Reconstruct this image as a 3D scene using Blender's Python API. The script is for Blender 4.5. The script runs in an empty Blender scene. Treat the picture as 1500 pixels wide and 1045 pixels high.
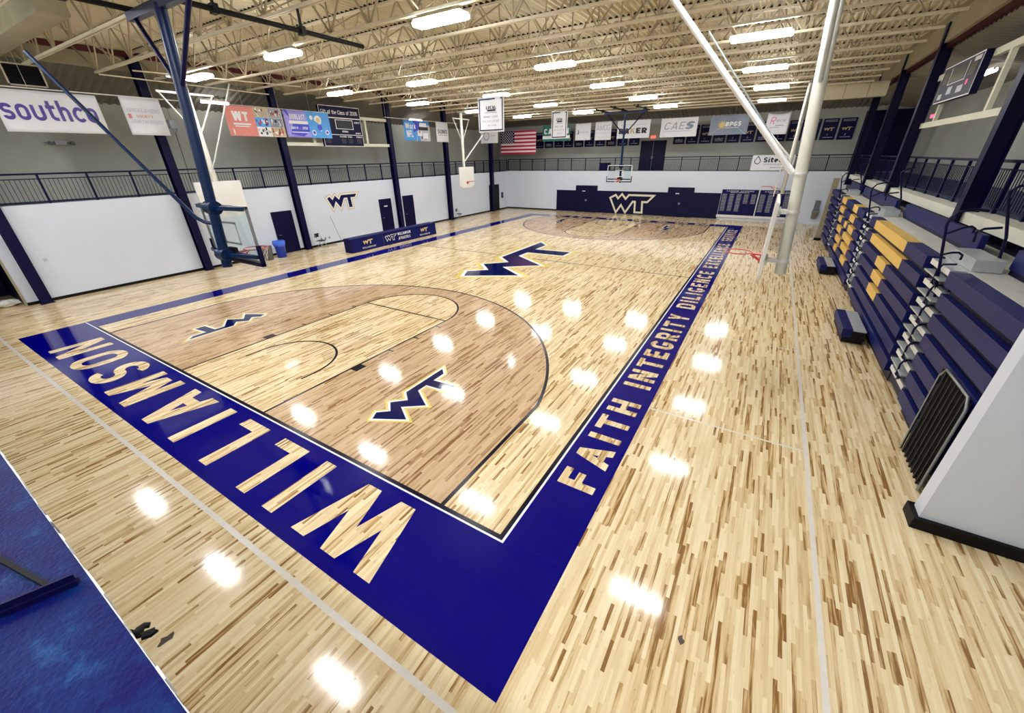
import bpy, math, random
from mathutils import Vector, Matrix
random.seed(7)
scn = bpy.context.scene
COL = scn.collection
# ------------------------------------------------------------------ camera, world, exposure
cam_d = bpy.data.cameras.new('camera'); cam = bpy.data.objects.new('camera', cam_d); COL.objects.link(cam)
YAW, PIT, ROL = -0.554, 0.470, -0.018
f_ = Vector((math.sin(YAW)*math.cos(PIT), math.cos(YAW)*math.cos(PIT), -math.sin(PIT)))
r_ = Vector((math.cos(YAW), -math.sin(YAW), 0)); u_ = r_.cross(f_)
r2 = r_*math.cos(ROL)+u_*math.sin(ROL); u2 = -r_*math.sin(ROL)+u_*math.cos(ROL)
M = Matrix((r2, u2, -f_)).transposed().to_4x4(); M.translation = Vector((9.755, -3.045, 4.622))
cam.matrix_world = M
cam_d.sensor_fit = 'HORIZONTAL'; cam_d.sensor_width = 36; cam_d.lens = 575.905/1500*36; cam_d.clip_start = 0.02; cam_d.clip_end = 200
scn.camera = cam
w = bpy.data.worlds.new('world'); scn.world = w; w.use_nodes = True
w.node_tree.nodes['Background'].inputs[0].default_value = (0.75, 0.85, 1, 1); w.node_tree.nodes['Background'].inputs[1].default_value = 0.08
scn.view_settings.view_transform = 'Standard'; scn.view_settings.look = 'None'; scn.view_settings.gamma = 1
scn.view_settings.exposure = 0.22
LIGHT_STRENGTH = 62
L = 29.15      # court length between baselines
HW = 7.63      # half width
WALLTOP = 3.37

# ------------------------------------------------------------------ materials
def mat(name, col, rough=0.5, metal=0.0, spec=0.5, var=0.0, vscale=3.0, emit=None, estr=0, bump=0.0, bscale=40, alpha=None, coat=0, stretch=(1,1,1)):
    m = bpy.data.materials.new(name); m.use_nodes = True
    nt = m.node_tree; b = nt.nodes['Principled BSDF']
    b.inputs['Base Color'].default_value = (*col, 1); b.inputs['Roughness'].default_value = rough
    b.inputs['Metallic'].default_value = metal; b.inputs['Specular IOR Level'].default_value = spec
    if coat: b.inputs['Coat Weight'].default_value = coat; b.inputs['Coat Roughness'].default_value = 0.08
    tc = nt.nodes.new('ShaderNodeNewGeometry')
    mp = nt.nodes.new('ShaderNodeMapping'); mp.inputs['Scale'].default_value = stretch
    nt.links.new(tc.outputs['Position'], mp.inputs['Vector'])
    nz = nt.nodes.new('ShaderNodeTexNoise'); nz.inputs['Scale'].default_value = vscale; nz.inputs['Detail'].default_value = 5
    nt.links.new(mp.outputs['Vector'], nz.inputs['Vector'])
    v = var if var else 0.04
    mx = nt.nodes.new('ShaderNodeMix'); mx.data_type = 'RGBA'
    mx.inputs['A'].default_value = (*[c*(1-v) for c in col], 1); mx.inputs['B'].default_value = (*[min(1, c*(1+v)) for c in col], 1)
    nt.links.new(nz.outputs['Fac'], mx.inputs['Factor']); nt.links.new(mx.outputs['Result'], b.inputs['Base Color'])
    if emit: b.inputs['Emission Color'].default_value = (*emit, 1); b.inputs['Emission Strength'].default_value = estr
    if bump:
        n2 = nt.nodes.new('ShaderNodeTexNoise'); n2.inputs['Scale'].default_value = bscale
        nt.links.new(mp.outputs['Vector'], n2.inputs['Vector'])
        bp = nt.nodes.new('ShaderNodeBump'); bp.inputs['Strength'].default_value = bump; bp.inputs['Distance'].default_value = 0.02
        nt.links.new(n2.outputs['Fac'], bp.inputs['Height']); nt.links.new(bp.outputs['Normal'], b.inputs['Normal'])
    return m

def wood(name, ramp, rough=0.095):
    m = bpy.data.materials.new(name); m.use_nodes = True; nt = m.node_tree; N = nt.nodes; K = nt.links
    b = N['Principled BSDF']; b.inputs['Roughness'].default_value = rough; b.inputs['Specular IOR Level'].default_value = .42
    g = N.new('ShaderNodeNewGeometry'); s = N.new('ShaderNodeSeparateXYZ'); K.new(g.outputs['Position'], s.inputs[0])
    def mth(op, a, c=None, d=None):
        n = N.new('ShaderNodeMath'); n.operation = op
        for i, v in enumerate((a, c, d)):
            if v is None: continue
            if isinstance(v, (int, float)): n.inputs[i].default_value = v
            else: K.new(v, n.inputs[i])
        return n.outputs[0]
    row = mth('FLOOR', mth('DIVIDE', s.outputs['X'], 0.040))
    wn = N.new('ShaderNodeTexWhiteNoise'); wn.noise_dimensions = '1D'; K.new(row, wn.inputs['W'])
    yy = mth('ADD', mth('DIVIDE', s.outputs['Y'], 0.55), mth('MULTIPLY', wn.outputs['Value'], 17.0))
    # wobble cell boundaries so board lengths differ
    cell = mth('FLOOR', mth('ADD', yy, mth('MULTIPLY', mth('SINE', mth('MULTIPLY', yy, 2.1)), 0.42)))
    cb = N.new('ShaderNodeCombineXYZ'); K.new(row, cb.inputs[0]); K.new(cell, cb.inputs[1])
    w2 = N.new('ShaderNodeTexWhiteNoise'); w2.noise_dimensions = '2D'; K.new(cb.outputs[0], w2.inputs['Vector'])
    cr = N.new('ShaderNodeValToRGB'); e = cr.color_ramp.elements
    while len(e) < len(ramp): e.new(0.5)
    for i, (p, c) in enumerate(ramp): e[i].position = p; e[i].color = (*c, 1)
    mp = N.new('ShaderNodeMapping'); mp.inputs['Scale'].default_value = (38, 2.2, 1); K.new(g.outputs['Position'], mp.inputs['Vector'])
    ad = N.new('ShaderNodeVectorMath'); ad.operation = 'ADD'; K.new(mp.outputs[0], ad.inputs[0]); K.new(w2.outputs['Color'], ad.inputs[1])
    nz = N.new('ShaderNodeTexNoise'); nz.inputs['Scale'].default_value = 1.0; nz.inputs['Detail'].default_value = 4; K.new(ad.outputs[0], nz.inputs['Vector'])
    fac = mth('ADD', w2.outputs['Value'], mth('MULTIPLY', mth('SUBTRACT', nz.outputs['Fac'], 0.5), 0.95))
    K.new(fac, cr.inputs['Fac'])
    kn = N.new('ShaderNodeTexNoise'); kn.inputs['Scale'].default_value = 1.0; kn.inputs['Detail'].default_value = 3
    mpk = N.new('ShaderNodeMapping'); mpk.inputs['Scale'].default_value = (26, 9, 1); K.new(g.outputs['Position'], mpk.inputs['Vector']); K.new(mpk.outputs[0], kn.inputs['Vector'])
    kr = N.new('ShaderNodeMapRange'); kr.inputs['From Min'].default_value = .66; kr.inputs['From Max'].default_value = .78; kr.inputs['To Max'].default_value = .6; K.new(kn.outputs['Fac'], kr.inputs['Value'])
    km = N.new('ShaderNodeMix'); km.data_type = 'RGBA'; K.new(kr.outputs[0], km.inputs['Factor']); K.new(cr.outputs['Color'], km.inputs['A']); km.inputs['B'].default_value = (.28, .14, .05, 1)
    K.new(km.outputs['Result'], b.inputs['Base Color'])
    # gentle board cupping, breaks lamp reflections up
    bp = N.new('ShaderNodeBump'); bp.inputs['Strength'].default_value = 0.10; bp.inputs['Distance'].default_value = 0.004
    n3 = N.new('ShaderNodeTexNoise'); n3.inputs['Scale'].default_value = 1.0; n3.inputs['Detail'].default_value = 2
    mp3 = N.new('ShaderNodeMapping'); mp3.inputs['Scale'].default_value = (16, 3, 1); K.new(g.outputs['Position'], mp3.inputs['Vector']); K.new(mp3.outputs[0], n3.inputs['Vector'])
    K.new(mth('ADD', n3.outputs['Fac'], mth('MULTIPLY', w2.outputs['Value'], 0.25)), bp.inputs['Height']); K.new(bp.outputs['Normal'], b.inputs['Normal'])
    return m

MW = wood('maple_floor', [(0.0, (.28, .14, .045)), (.08, (.50, .31, .13)), (.20, (.70, .51, .27)), (.50, (.80, .63, .37)), (1.0, (.90, .77, .51))])
MS = wood('stained_maple', [(0.0, (.24, .12, .05)), (.12, (.40, .24, .12)), (.30, (.55, .37, .22)), (.65, (.61, .43, .26)), (1.0, (.67, .49, .31))])
NAVYP = mat('navy_floor_paint', (.0, .0, .17), .075, spec=.4, var=.1, vscale=1.5)
NAVYL = mat('navy_emblem_paint', (.0, .003, .075), .09, spec=.4, var=.1)
BLACKP = mat('dark_line_paint', (.001, .001, .012), .2, spec=.25)
WHITEP = mat('white_line_paint', (.85, .86, .9), .2)
GOLDP = mat('gold_floor_paint', (.80, .62, .16), .2)
PALEP = mat('pale_court_line', (.80, .74, .68), .2, var=.1, vscale=10)
WALLW = mat('white_block_wall', (.69, .745, .86), .45, var=.03, vscale=1.2, bump=.05)
WALLG = mat('grey_green_wall', (.47, .49, .43), .7, var=.18, vscale=.6, bump=.1)
NAVY = mat('navy_steel', (.001, .001, .035), .45, spec=.22, var=.5, vscale=3)
NAVYB = mat('blue_steel', (.001, .014, .065), .35, spec=.3, var=.4, vscale=4)
NAVYD = mat('dark_navy_panel', (.001, .001, .032), .45, spec=.2, var=.2)
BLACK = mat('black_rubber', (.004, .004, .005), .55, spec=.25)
BASEB = mat('black_base', (.003, .003, .004), .55, spec=.2)
CREAM = mat('cream_steel', (.66, .60, .44), .45, var=.12, vscale=5)
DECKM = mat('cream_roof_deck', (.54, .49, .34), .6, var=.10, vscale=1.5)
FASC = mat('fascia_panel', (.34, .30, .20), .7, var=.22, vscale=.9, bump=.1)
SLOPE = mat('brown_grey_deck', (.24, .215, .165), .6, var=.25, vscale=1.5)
RED = mat('red_primer_beam', (.085, .001, .003), .5, var=.25)
CONC = mat('pale_concrete', (.62, .62, .56), .7, var=.15, vscale=3, bump=.2)
WHITE = mat('white_enamel', (.80, .80, .78), .35)
POLEW = mat('cream_pole_paint', (.72, .70, .62), .35, var=.12, vscale=3)
BOARDW = mat('white_backboard', (.78, .77, .74), .4, var=.06, vscale=3)
VINYL = mat('white_banner_vinyl', (.80, .82, .88), .5)
ALU = mat('aluminium_tread', (.55, .60, .62), .35, metal=.4, var=.18, vscale=8)
SEATB = mat('blue_bleacher_plastic', (.003, .008, .10), .45, spec=.28, var=.15, vscale=8, bump=.1)
SEATG = mat('gold_bleacher_plastic', (.78, .50, .12), .45, var=.1, vscale=8)
ORNG = mat('orange_rim', (.55, .05, .03), .35)
NET = mat('white_net_cord', (.75, .75, .75), .7)
GREY = mat('grey_plastic', (.16, .18, .19), .5)
STEEL = mat('grey_steel', (.30, .32, .33), .35, metal=.6)
BIN = mat('blue_bin_plastic', (.01, .05, .65), .35)
DECKB = mat('worn_blue_deck_paint', (.0, .009, .15), .5, spec=.15, var=.2, vscale=9, bump=.25, bscale=60)
def worn(m):
    nt = m.node_tree; b = nt.nodes['Principled BSDF']; g = nt.nodes.new('ShaderNodeNewGeometry')
    n1 = nt.nodes.new('ShaderNodeTexNoise'); n1.inputs['Scale'].default_value = 7; n1.inputs['Detail'].default_value = 8; n1.inputs['Roughness'].default_value = .75; nt.links.new(g.outputs['Position'], n1.inputs['Vector'])
    r = nt.nodes.new('ShaderNodeValToRGB'); e = r.color_ramp.elements; e[0].position = .42; e[0].color = (0, .001, .075, 1); e[1].position = .74; e[1].color = (.015, .09, .24, 1); x = e.new(.56); x.color = (0, .012, .10, 1)
    nt.links.new(n1.outputs['Fac'], r.inputs['Fac']); nt.links.new(r.outputs['Color'], b.inputs['Base Color'])
worn(DECKB)
CHIP = mat('chipped_white_paint', (.72, .74, .80), .6, var=.3, vscale=30, bump=.5)
INK = mat('navy_ink', (.002, .003, .065), .5, spec=.2)
NAVYT = mat('navy_table_cloth', (.001, .003, .10), .5, spec=.25)
PURP = mat('violet_ink', (.10, .06, .35), .5)
BLKI = mat('black_ink', (.01, .01, .02), .5)
GRYI = mat('grey_ink', (.38, .40, .45), .5)
PALI = mat('pale_grey_ink', (.55, .56, .62), .5)
REDI = mat('salmon_print', (.75, .25, .22), .5, var=.12)
REDD = mat('red_print', (.45, .02, .04), .5)
PNK = mat('pink_ink', (.85, .20, .45), .5)
WHI = mat('white_ink', (.85, .85, .88), .5)
GOLDI = mat('gold_ink', (.72, .55, .25), .5)
LTB = mat('light_blue_print', (.08, .35, .85), .5, var=.2)
MDB = mat('royal_blue_print', (.05, .07, .65), .5, var=.2)
LAV = mat('lavender_print', (.35, .32, .85), .5, var=.15)
TAN = mat('tan_print', (.55, .42, .25), .5, var=.3, vscale=8)
GRN = mat('dark_green_print', (.01, .16, .12), .5)
SLATE = mat('slate_print', (.22, .27, .36), .5, var=.25, vscale=1)
REDL = mat('red_led', (.5, .02, .05), .5, emit=(1, .08, .2), estr=2.0)
EXITM = mat('exit_sign_face', (.6, .1, .05), .5, emit=(1, .22, .12), estr=1.0)
LAMP = mat('lamp_lens', (.9, .9, .9), .5, emit=(.97, .985, 1.0), estr=LIGHT_STRENGTH)
LAMPS = mat('walkway_lamp_lens', (.9, .9, .9), .5, emit=(.97, .985, 1.0), estr=14)
GLASS = bpy.data.materials.new('backboard_glass'); GLASS.use_nodes = True
_b = GLASS.node_tree.nodes['Principled BSDF']; _b.inputs['Base Color'].default_value = (.86, .95, .94, 1); _b.inputs['Transmission Weight'].default_value = 1
_b.inputs['Roughness'].default_value = .02; _b.inputs['IOR'].default_value = 1.25

# ------------------------------------------------------------------ mesh helper
class MB:
    def __init__(s): s.v = []; s.f = []; s.sm = []; s.mi = []; s.mats = []
    def _m(s, m):
        if m not in s.mats: s.mats.append(m)
        return s.mats.index(m)
    def add(s, vs, fs, m=None, smooth=False):
        o = len(s.v); s.v += [tuple(p) for p in vs]; k = s._m(m) if m else 0
        for f in fs: s.f.append(tuple(o+i for i in f)); s.sm.append(smooth); s.mi.append(k)
        return s
    def box(s, x0, x1, y0, y1, z0, z1, m=None):
        vs = [(x, y, z) for z in (z0, z1) for y in (y0, y1) for x in (x0, x1)]
        return s.add(vs, [(0,2,3,1),(4,5,7,6),(0,1,5,4),(2,6,7,3),(0,4,6,2),(1,3,7,5)], m)
    def bar(s, p, q, w, h=None, m=None, up=(0,0,1)):
        p = Vector(p); q = Vector(q); h = h or w; d = (q-p).normalized(); u = Vector(up)
        if abs(d.dot(u)) > .98: u = Vector((1,0,0)) if abs(d.x) < .9 else Vector((0,1,0))
        a = d.cross(u).normalized()*(w/2); b = a.cross(d).normalized()*(h/2)
        vs = [c+i*a+j*b for c in (p, q) for i, j in ((-1,-1),(1,-1),(1,1),(-1,1))]
        return s.add(vs, [(3,2,1,0),(4,5,6,7),(0,1,5,4),(1,2,6,5),(2,3,7,6),(3,0,4,7)], m)
    def tube(s, pts, r, n=10, m=None, closed=False, cap=True):
        P = [Vector(p) for p in pts]; k = len(P); rs = r if isinstance(r, (list, tuple)) else [r]*k; vs = []
        a0 = None
        for i in range(k):
            if closed: d = P[(i+1) % k]-P[i-1]
            else: d = P[min(i+1, k-1)]-P[max(i-1, 0)]
            d.normalize()
            if a0 is None: a0 = d.cross(Vector((0,0,1))) if abs(d.z) < .9 else d.cross(Vector((1,0,0)))
            a = (a0-d*a0.dot(d)).normalized(); a0 = a; b = d.cross(a)
            vs += [P[i]+(a*math.cos(t)+b*math.sin(t))*rs[i] for t in [2*math.pi*j/n for j in range(n)]]
        fs = []
        for i in range(k if closed else k-1):
            o = i*n; o2 = ((i+1) % k)*n
            fs += [(o+j, o+(j+1) % n, o2+(j+1) % n, o2+j) for j in range(n)]
        s.add(vs, fs, m, True)
        if cap and not closed: s.add(vs[:n], [tuple(range(n))[::-1]], m); s.add(vs[-n:], [tuple(range(n))], m)
        return s
    def poly(s, pts, m=None): return s.add(pts, [tuple(range(len(pts)))], m)
    def prism(s, pts, off, m=None):
        n = len(pts); o = Vector(off); a = [Vector(p) for p in pts]
        return s.add(a+[p+o for p in a], [tuple(range(n))[::-1], tuple(range(n, 2*n))]+[(i, (i+1) % n, n+(i+1) % n, n+i) for i in range(n)], m)
    def build_each(s, name, m=None, parent=None, bevel=0, per=1):
        par = list(range(len(s.v)))
        def fnd(i):
            while par[i] != i: par[i] = par[par[i]]; i = par[i]
            return i
        for f in s.f:
            for i in f[1:]: par[fnd(i)] = fnd(f[0])
        g = {}
        for k, f in enumerate(s.f): g.setdefault(fnd(f[0]), []).append(k)
        keys = sorted(g); out = []
        for a in range(0, len(keys), per):
            b = MB()
            for key in keys[a:a+per]:
                ids = sorted({i for k in g[key] for i in s.f[k]}); mp = {i: j for j, i in enumerate(ids)}
                b.add([s.v[i] for i in ids], [tuple(mp[i] for i in s.f[k]) for k in g[key]], None, s.sm[g[key][0]])
            out.append(b.build(name, m, parent, bevel=bevel))
        return out
    def build(s, name, m=None, parent=None, loc=(0,0,0), bevel=0):
        me = bpy.data.meshes.new(name); me.from_pydata(s.v, [], s.f)
        ms = [x for x in s.mats if x] or [m]
        if m and m not in ms: ms = [m]
        for x in ms: me.materials.append(x)
        me.polygons.foreach_set('use_smooth', s.sm)
        if len(ms) > 1: me.polygons.foreach_set('material_index', s.mi)
        me.update()
        o = bpy.data.objects.new(name, me); COL.objects.link(o); o.location = loc
        if parent: o.parent = parent
        if bevel:
            bv = o.modifiers.new('bevel', 'BEVEL'); bv.width = bevel; bv.segments = 2; bv.limit_method = 'ANGLE'
        return o
def tag(o, label=None, cat=None, group=None, kind=None):
    if label: o['label'] = label
    if cat: o['category'] = cat
    if group: o['group'] = group
    if kind: o['kind'] = kind
    return o
def thing(name, loc, label, cat, group=None):
    o = bpy.data.objects.new(name, None); COL.objects.link(o); o.location = loc; o.empty_display_size = .1
    return tag(o, label, cat, group)
def copy_tree(o, parent=None):
    c = o.copy(); COL.objects.link(c)
    if parent: c.parent = parent
    for ch in KIDS(o): copy_tree(ch, c)
    return c
def KIDS(o): return [x for x in list(bpy.data.objects) if x.parent == o]
ORD = ['first','second','third','fourth','fifth','sixth','seventh','eighth','ninth','tenth','eleventh','twelfth','thirteenth','fourteenth','fifteenth','sixteenth','seventeenth','eighteenth','nineteenth','twentieth','twenty-first','twenty-second']

# ------------------------------------------------------------------ 2D lettering (block strokes)
def ribbon(pts, t, closed=False):
    P = [Vector((p[0], p[1])) for p in pts]; P = [p for i, p in enumerate(P) if i == 0 or (p-P[i-1]).length > 1e-4]
    if closed and (P[0]-P[-1]).length < 1e-4: P = P[:-1]
    n = len(P); out = []; A = []; B = []
    for i in range(n):
        if closed: a, b = P[i-1], P[(i+1) % n]
        else: a, b = (P[i-1] if i else None), (P[i+1] if i < n-1 else None)
        d1 = (P[i]-a).normalized() if a is not None else None; d2 = (b-P[i]).normalized() if b is not None else None
        if d1 is None: d1 = d2
        if d2 is None: d2 = d1
        n1 = Vector((-d1.y, d1.x)); n2 = Vector((-d2.y, d2.x)); mm = (n1+n2)
        mm = mm.normalized() if mm.length > 1e-6 else n1
        k = min(2.5, 1/max(.2, mm.dot(n1)))
        A.append(P[i]+mm*t/2*k); B.append(P[i]-mm*t/2*k)
    for i in range(n if closed else n-1):
        j = (i+1) % n; out.append([A[i], B[i], B[j], A[j]])
    return out
def arcpts(cx, cy, rx, ry, a0, a1, n=6):
    return [(cx+rx*math.cos(math.radians(a0+(a1-a0)*i/n)), cy+ry*math.sin(math.radians(a0+(a1-a0)*i/n))) for i in range(n+1)]
def glyph(c, t):
    a = t/2; th = t*1.12; low = c.islower(); R = []; D = []; X = 1.0; w = .66
    if c in 'ouscx' and low: c = c.upper(); X = .72
    def rr(x0, y0, x1, y1, r, q=(1,1,1,1)):
        p = []; r = min(r, (x1-x0)/2-.001, (y1-y0)/2-.001)
        for (cx, cy, a0, k) in ((x1-r, y1-r, 0, 0), (x0+r, y1-r, 90, 1), (x0+r, y0+r, 180, 2), (x1-r, y0+r, 270, 3)):
            if q[k]: p += arcpts(cx, cy, r, r, a0, a0+90, 5)
            else: p.append((x1 if k in (0,3) else x0, y1 if k in (0,1) else y0))
        return p
    r = min(.27, (.66-t)/2-.001)
    if c == 'A': w = .76; D = [((th/2,0),(w/2,1)),((w-th/2,0),(w/2,1))]; R = [([(.18,.28),(w-.18,.28)],0)]
    elif c == 'B': R = [(rr(a,a,w-a,.5,.2,(1,0,0,1)),1),(rr(a,.5,w-a-.03,1-a,.2,(1,0,0,1)),1)]
    elif c == 'C': R = [(arcpts(w-a-r,1-a-r,r,r,18,90)+arcpts(a+r,1-a-r,r,r,90,180)+arcpts(a+r,a+r,r,r,180,270)+arcpts(w-a-r,a+r,r,r,270,342),0)]
    elif c == 'D': R = [(rr(a,a,w-a,1-a,r,(1,0,0,1)),1)]
    elif c == 'E': w = .56; R = [([(w,1-a),(a,1-a),(a,a),(w,a)],0),([(a,.5),(w-.05,.5)],0)]
    elif c == 'F': w = .55; R = [([(w,1-a),(a,1-a),(a,0)],0),([(a,.5),(w-.06,.5)],0)]
    elif c == 'G': R = [(arcpts(w-a-r,1-a-r,r,r,22,90)+arcpts(a+r,1-a-r,r,r,90,180)+arcpts(a+r,a+r,r,r,180,270)+arcpts(w-a-r,a+r,r,r,270,360)+[(w-a,.40),(w*.5,.40)],0)]
    elif c == 'H': R = [([(a,0),(a,1)],0),([(w-a,0),(w-a,1)],0),([(a,.5),(w-a,.5)],0)]
    elif c == 'I': w = t; R = [([(a,0),(a,1)],0)]
    elif c == 'J': w = .5; R = [([(w-a,1)]+arcpts(w-a-.15,a+.15,.15,.15,0,-90)+arcpts(a+.12,a+.15,.12,.15,270,180),0)]
    elif c == 'K': R = [([(a,0),(a,1)],0)]; D = [((a,.36),(w-th/2,1)),((w-th/2,0),(w*.42,.58))]
    elif c == 'L': w = .52; R = [([(a,1),(a,a),(w,a)],0)]
    elif c == 'M': w = .84; R = [([(a,0),(a,1)],0),([(w-a,0),(w-a,1)],0)]; D = [((w/2,.08),(a+.02,1)),((w/2,.08),(w-a-.02,1))]
    elif c == 'N': w = .70; R = [([(a,0),(a,1)],0),([(w-a,0),(w-a,1)],0)]; D = [((w-a-.02,0),(a+.02,1))]
    elif c in 'O0Q': R = [(rr(a,a,w-a,1-a,r),1)]
    elif c == 'P': R = [([(a,0),(a,.5)],0),(rr(a,.42,w-a,1-a,.22,(1,0,0,1)),1)]
    elif c == 'R': R = [([(a,0),(a,.5)],0),(rr(a,.44,w-a,1-a,.2,(1,0,0,1)),1)]; D = [((w-th/2,0),(w*.5,.46))]
    elif c == 'S':
        w = .6; q = min(.2, (w-2*a)/2-.01); m1 = (1-a+.5)/2; r1 = m1-.5; r2_ = min(r1, (w-2*a)/2)
        R = [([(w-a,1-a-q*.75)]+arcpts(w-a-q,1-a-q*.75,q,q*.75,0,90)+arcpts(a+q,1-a-q,q,q,90,180)+arcpts(a+r2_,m1,r2_,r1,180,270,5)+arcpts(w-a-r2_,1-m1,r2_,r1,90,0,5)+arcpts(w-a-q,a+q,q,q,0,-90)+arcpts(a+q,a+q*.75,q,q*.75,270,180),0)]
    elif c == 'T': R = [([(0,1-a),(w,1-a)],0),([(w/2,0),(w/2,1)],0)]
    elif c == 'U': R = [([(a,1)]+arcpts(a+r,a+r,r,r,180,270)+arcpts(w-a-r,a+r,r,r,270,360)+[(w-a,1)],0)]
    elif c == 'V': w = .74; D = [((w/2,0),(th/2,1)),((w/2,0),(w-th/2,1))]
    elif c == 'W': w = 1.14; D = [((.28*w,0),(th/2,1)),((.28*w,0),(w/2,1)),((.72*w,0),(w/2,1)),((.72*w,0),(w-th/2,1))]
    elif c == 'X': D = [((th/2,0),(w-th/2,1)),((w-th/2,0),(th/2,1))]
    elif c == 'Y': w = .72; R = [([(w/2,0),(w/2,.45)],0)]; D = [((w/2,.4),(th/2,1)),((w/2,.4),(w-th/2,1))]
    elif c == 'Z': R = [([(0,1-a),(w,1-a)],0),([(0,a),(w,a)],0)]; D = [((th/2,0),(w-th/2,1))]
    elif c == '1': w = .3; R = [([(0,.85),(.2,1-a),(.2,0)],0)]
    elif c == '2': R = [([(a,.72)]+arcpts(w/2,.74,w/2-a,.26-a,180,0)+[(a,a),(w,a)],0)]
    elif c == '3': R = [([(0,1-a),(w-a,1-a),(w*.4,.58)]+arcpts(w*.45,.3,w*.45-a+.06,.3-a,80,-170),0)]
    elif c == '4': R = [([(w-.18,0),(w-.18,1),(a,.3),(w,.3)],0)]
    elif c == '5': R = [([(w,1-a),(a,1-a),(a,.58),(w-.25,.58)]+arcpts(w-a-.22,.34,.22,.24,60,-90)+[(0,a)],0)]
    elif c == '6': R = [(rr(a,a,w-a,.58,.2),1),([(a,.4),(a,.7),(.3,1-a),(w-.05,1-a)],0)]
    elif c == '7': R = [([(0,1-a),(w-a,1-a),(w*.3,0)],0)]
    elif c == '8': R = [(rr(a,a,w-a,.5,.18),1),(rr(a+.02,.5,w-a-.02,1-a,.18),1)]
    elif c == '9': R = [(rr(a,.42,w-a,1-a,.2),1),([(w-a,.6),(w-a,.3),(w-.3,a),(.05,a)],0)]
    elif c == '-': w = .36; R = [([(.03,.45),(.33,.45)],0)]
    elif c == '.': w = t; R = [([(a,0),(a,t)],0)]
    elif c == "'": w = t; R = [([(a,.75),(a,1)],0)]
    elif c == ':': w = t; R = [([(a,.1),(a,.1+t)],0),([(a,.55),(a,.55+t)],0)]
    elif c == '&': R = [(rr(a,a,w-a-.06,.5,.18),1),(rr(a+.06,.5,w-a-.12,1-a,.15),1),([(w*.6,.3),(w,0)],0)]
    elif c == ' ': w = .34
    elif c == 't': w = .42; R = [([(.16,1-.05)]+arcpts(.16+.16,.16+a,.16,.16,180,270,4)+[(w,a)],0),([(0,.66),(w,.66)],0)]
    elif c == 'h': w = .54; R = [([(a,0),(a,1)],0),([(a,.5)]+arcpts(.27,.72-a-.18,.27-a,.18,180,0,6)+[(w-a,0)],0)]
    elif c == 'n': w = .54; R = [([(a,0),(a,.72)],0),([(a,.5)]+arcpts(.27,.72-a-.18,.27-a,.18,180,0,6)+[(w-a,0)],0)]
    elif c == 'r': w = .40; R = [([(a,0),(a,.72)],0),([(a,.45)]+arcpts(.25,.72-a-.18,.25-a,.18,180,70,4),0)]
    elif c == 'i': w = t; R = [([(a,0),(a,.72)],0),([(a,.86),(a,1)],0)]
    elif c == 'l': w = t; R = [([(a,0),(a,1)],0)]
    elif c == 'f': w = .38; R = [([(.16,0),(.16,.8),(.26,1-a),(w,1-a)],0),([(0,.66),(w,.66)],0)]
    elif c == 'e': w = .56; R = [([(a,.38),(w-a,.38)]+arcpts(w/2,.46,w/2-a,.26-a,0,180,6)+arcpts(w/2,.26,w/2-a,.26-a,180,300,6),0)]
    elif c == 'a': w = .56; R = [(rr(a,a,w-a,.45,.15),1),([(w-a,0),(w-a,.55),(w-.2,.72-a),(.08,.72-a)],0)]
    elif c == 'k': w = .54; R = [([(a,0),(a,1)],0)]; D = [((a,.22),(w-th/2,.72)),((w-th/2,0),(w*.45,.45))]
    else: w = .5; R = [([(a,a),(w-a,a),(w-a,.7),(a,.7)],1)]
    polys = []
    for pts, cl in R: polys += ribbon([(p[0], p[1]*X) for p in pts] if X == 1 else [(p[0]*.85, p[1]*X) for p in pts], t*(1 if X == 1 else .95), bool(cl))
    for (x0, y0), (x1, y1) in D: polys.append([Vector((x0-th/2, y0*X)), Vector((x0+th/2, y0*X)), Vector((x1+th/2, y1*X)), Vector((x1-th/2, y1*X))])
    if c == 'C' and low:
        polys = ribbon([(p[0]*.85, p[1]*.72) for p in arcpts(.36,.5,.36-a,.5-a,42,318,16)], t*.95); w = .62
    if X != 1: w *= .85
    return w, polys
def text(s, h, t=.16, width=None, gap=.13, slant=0):
    x = 0; out = []
    for ch in s:
        wd, pl = glyph(ch, t); out += [[Vector((p.x+x+p.y*slant, p.y)) for p in q] for q in pl]; x += wd+gap
    x -= gap; sx = (width/x) if width else h
    return [[Vector((p.x*sx, p.y*h)) for p in q] for q in out], (width or x*h)

LOGO = [(y-14.43, u) for y, u in [(10.36,.92),(11.05,1.28),(11.68,.50),(12.5,1.4),(13.38,.45),(14.15,1.4),(18.5,1.4),(17.88,.74),(16.62,.74),(16.78,-1.4),(15.86,-1.4),(15.74,.74),(14.78,.74),(13.52,-1.28),(12.45,.22),(11.5,-1.28)]]
def offset_poly(P, d):
    n = len(P); ar = sum(P[i][0]*P[(i+1) % n][1]-P[(i+1) % n][0]*P[i][1] for i in range(n)); sg = 1 if ar > 0 else -1; o = []
    for i in range(n):
        a, b, c = Vector(P[i-1]), Vector(P[i]), Vector(P[(i+1) % n]); d1 = (b-a).normalized(); d2 = (c-b).normalized()
        n1 = Vector((d1.y, -d1.x))*sg; n2 = Vector((d2.y, -d2.x))*sg; m_ = (n1+n2).normalized(); k = min(2.6, 1/max(.2, m_.dot(n1)))
        o.append(tuple(b+m_*d*k))
    return o

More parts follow.
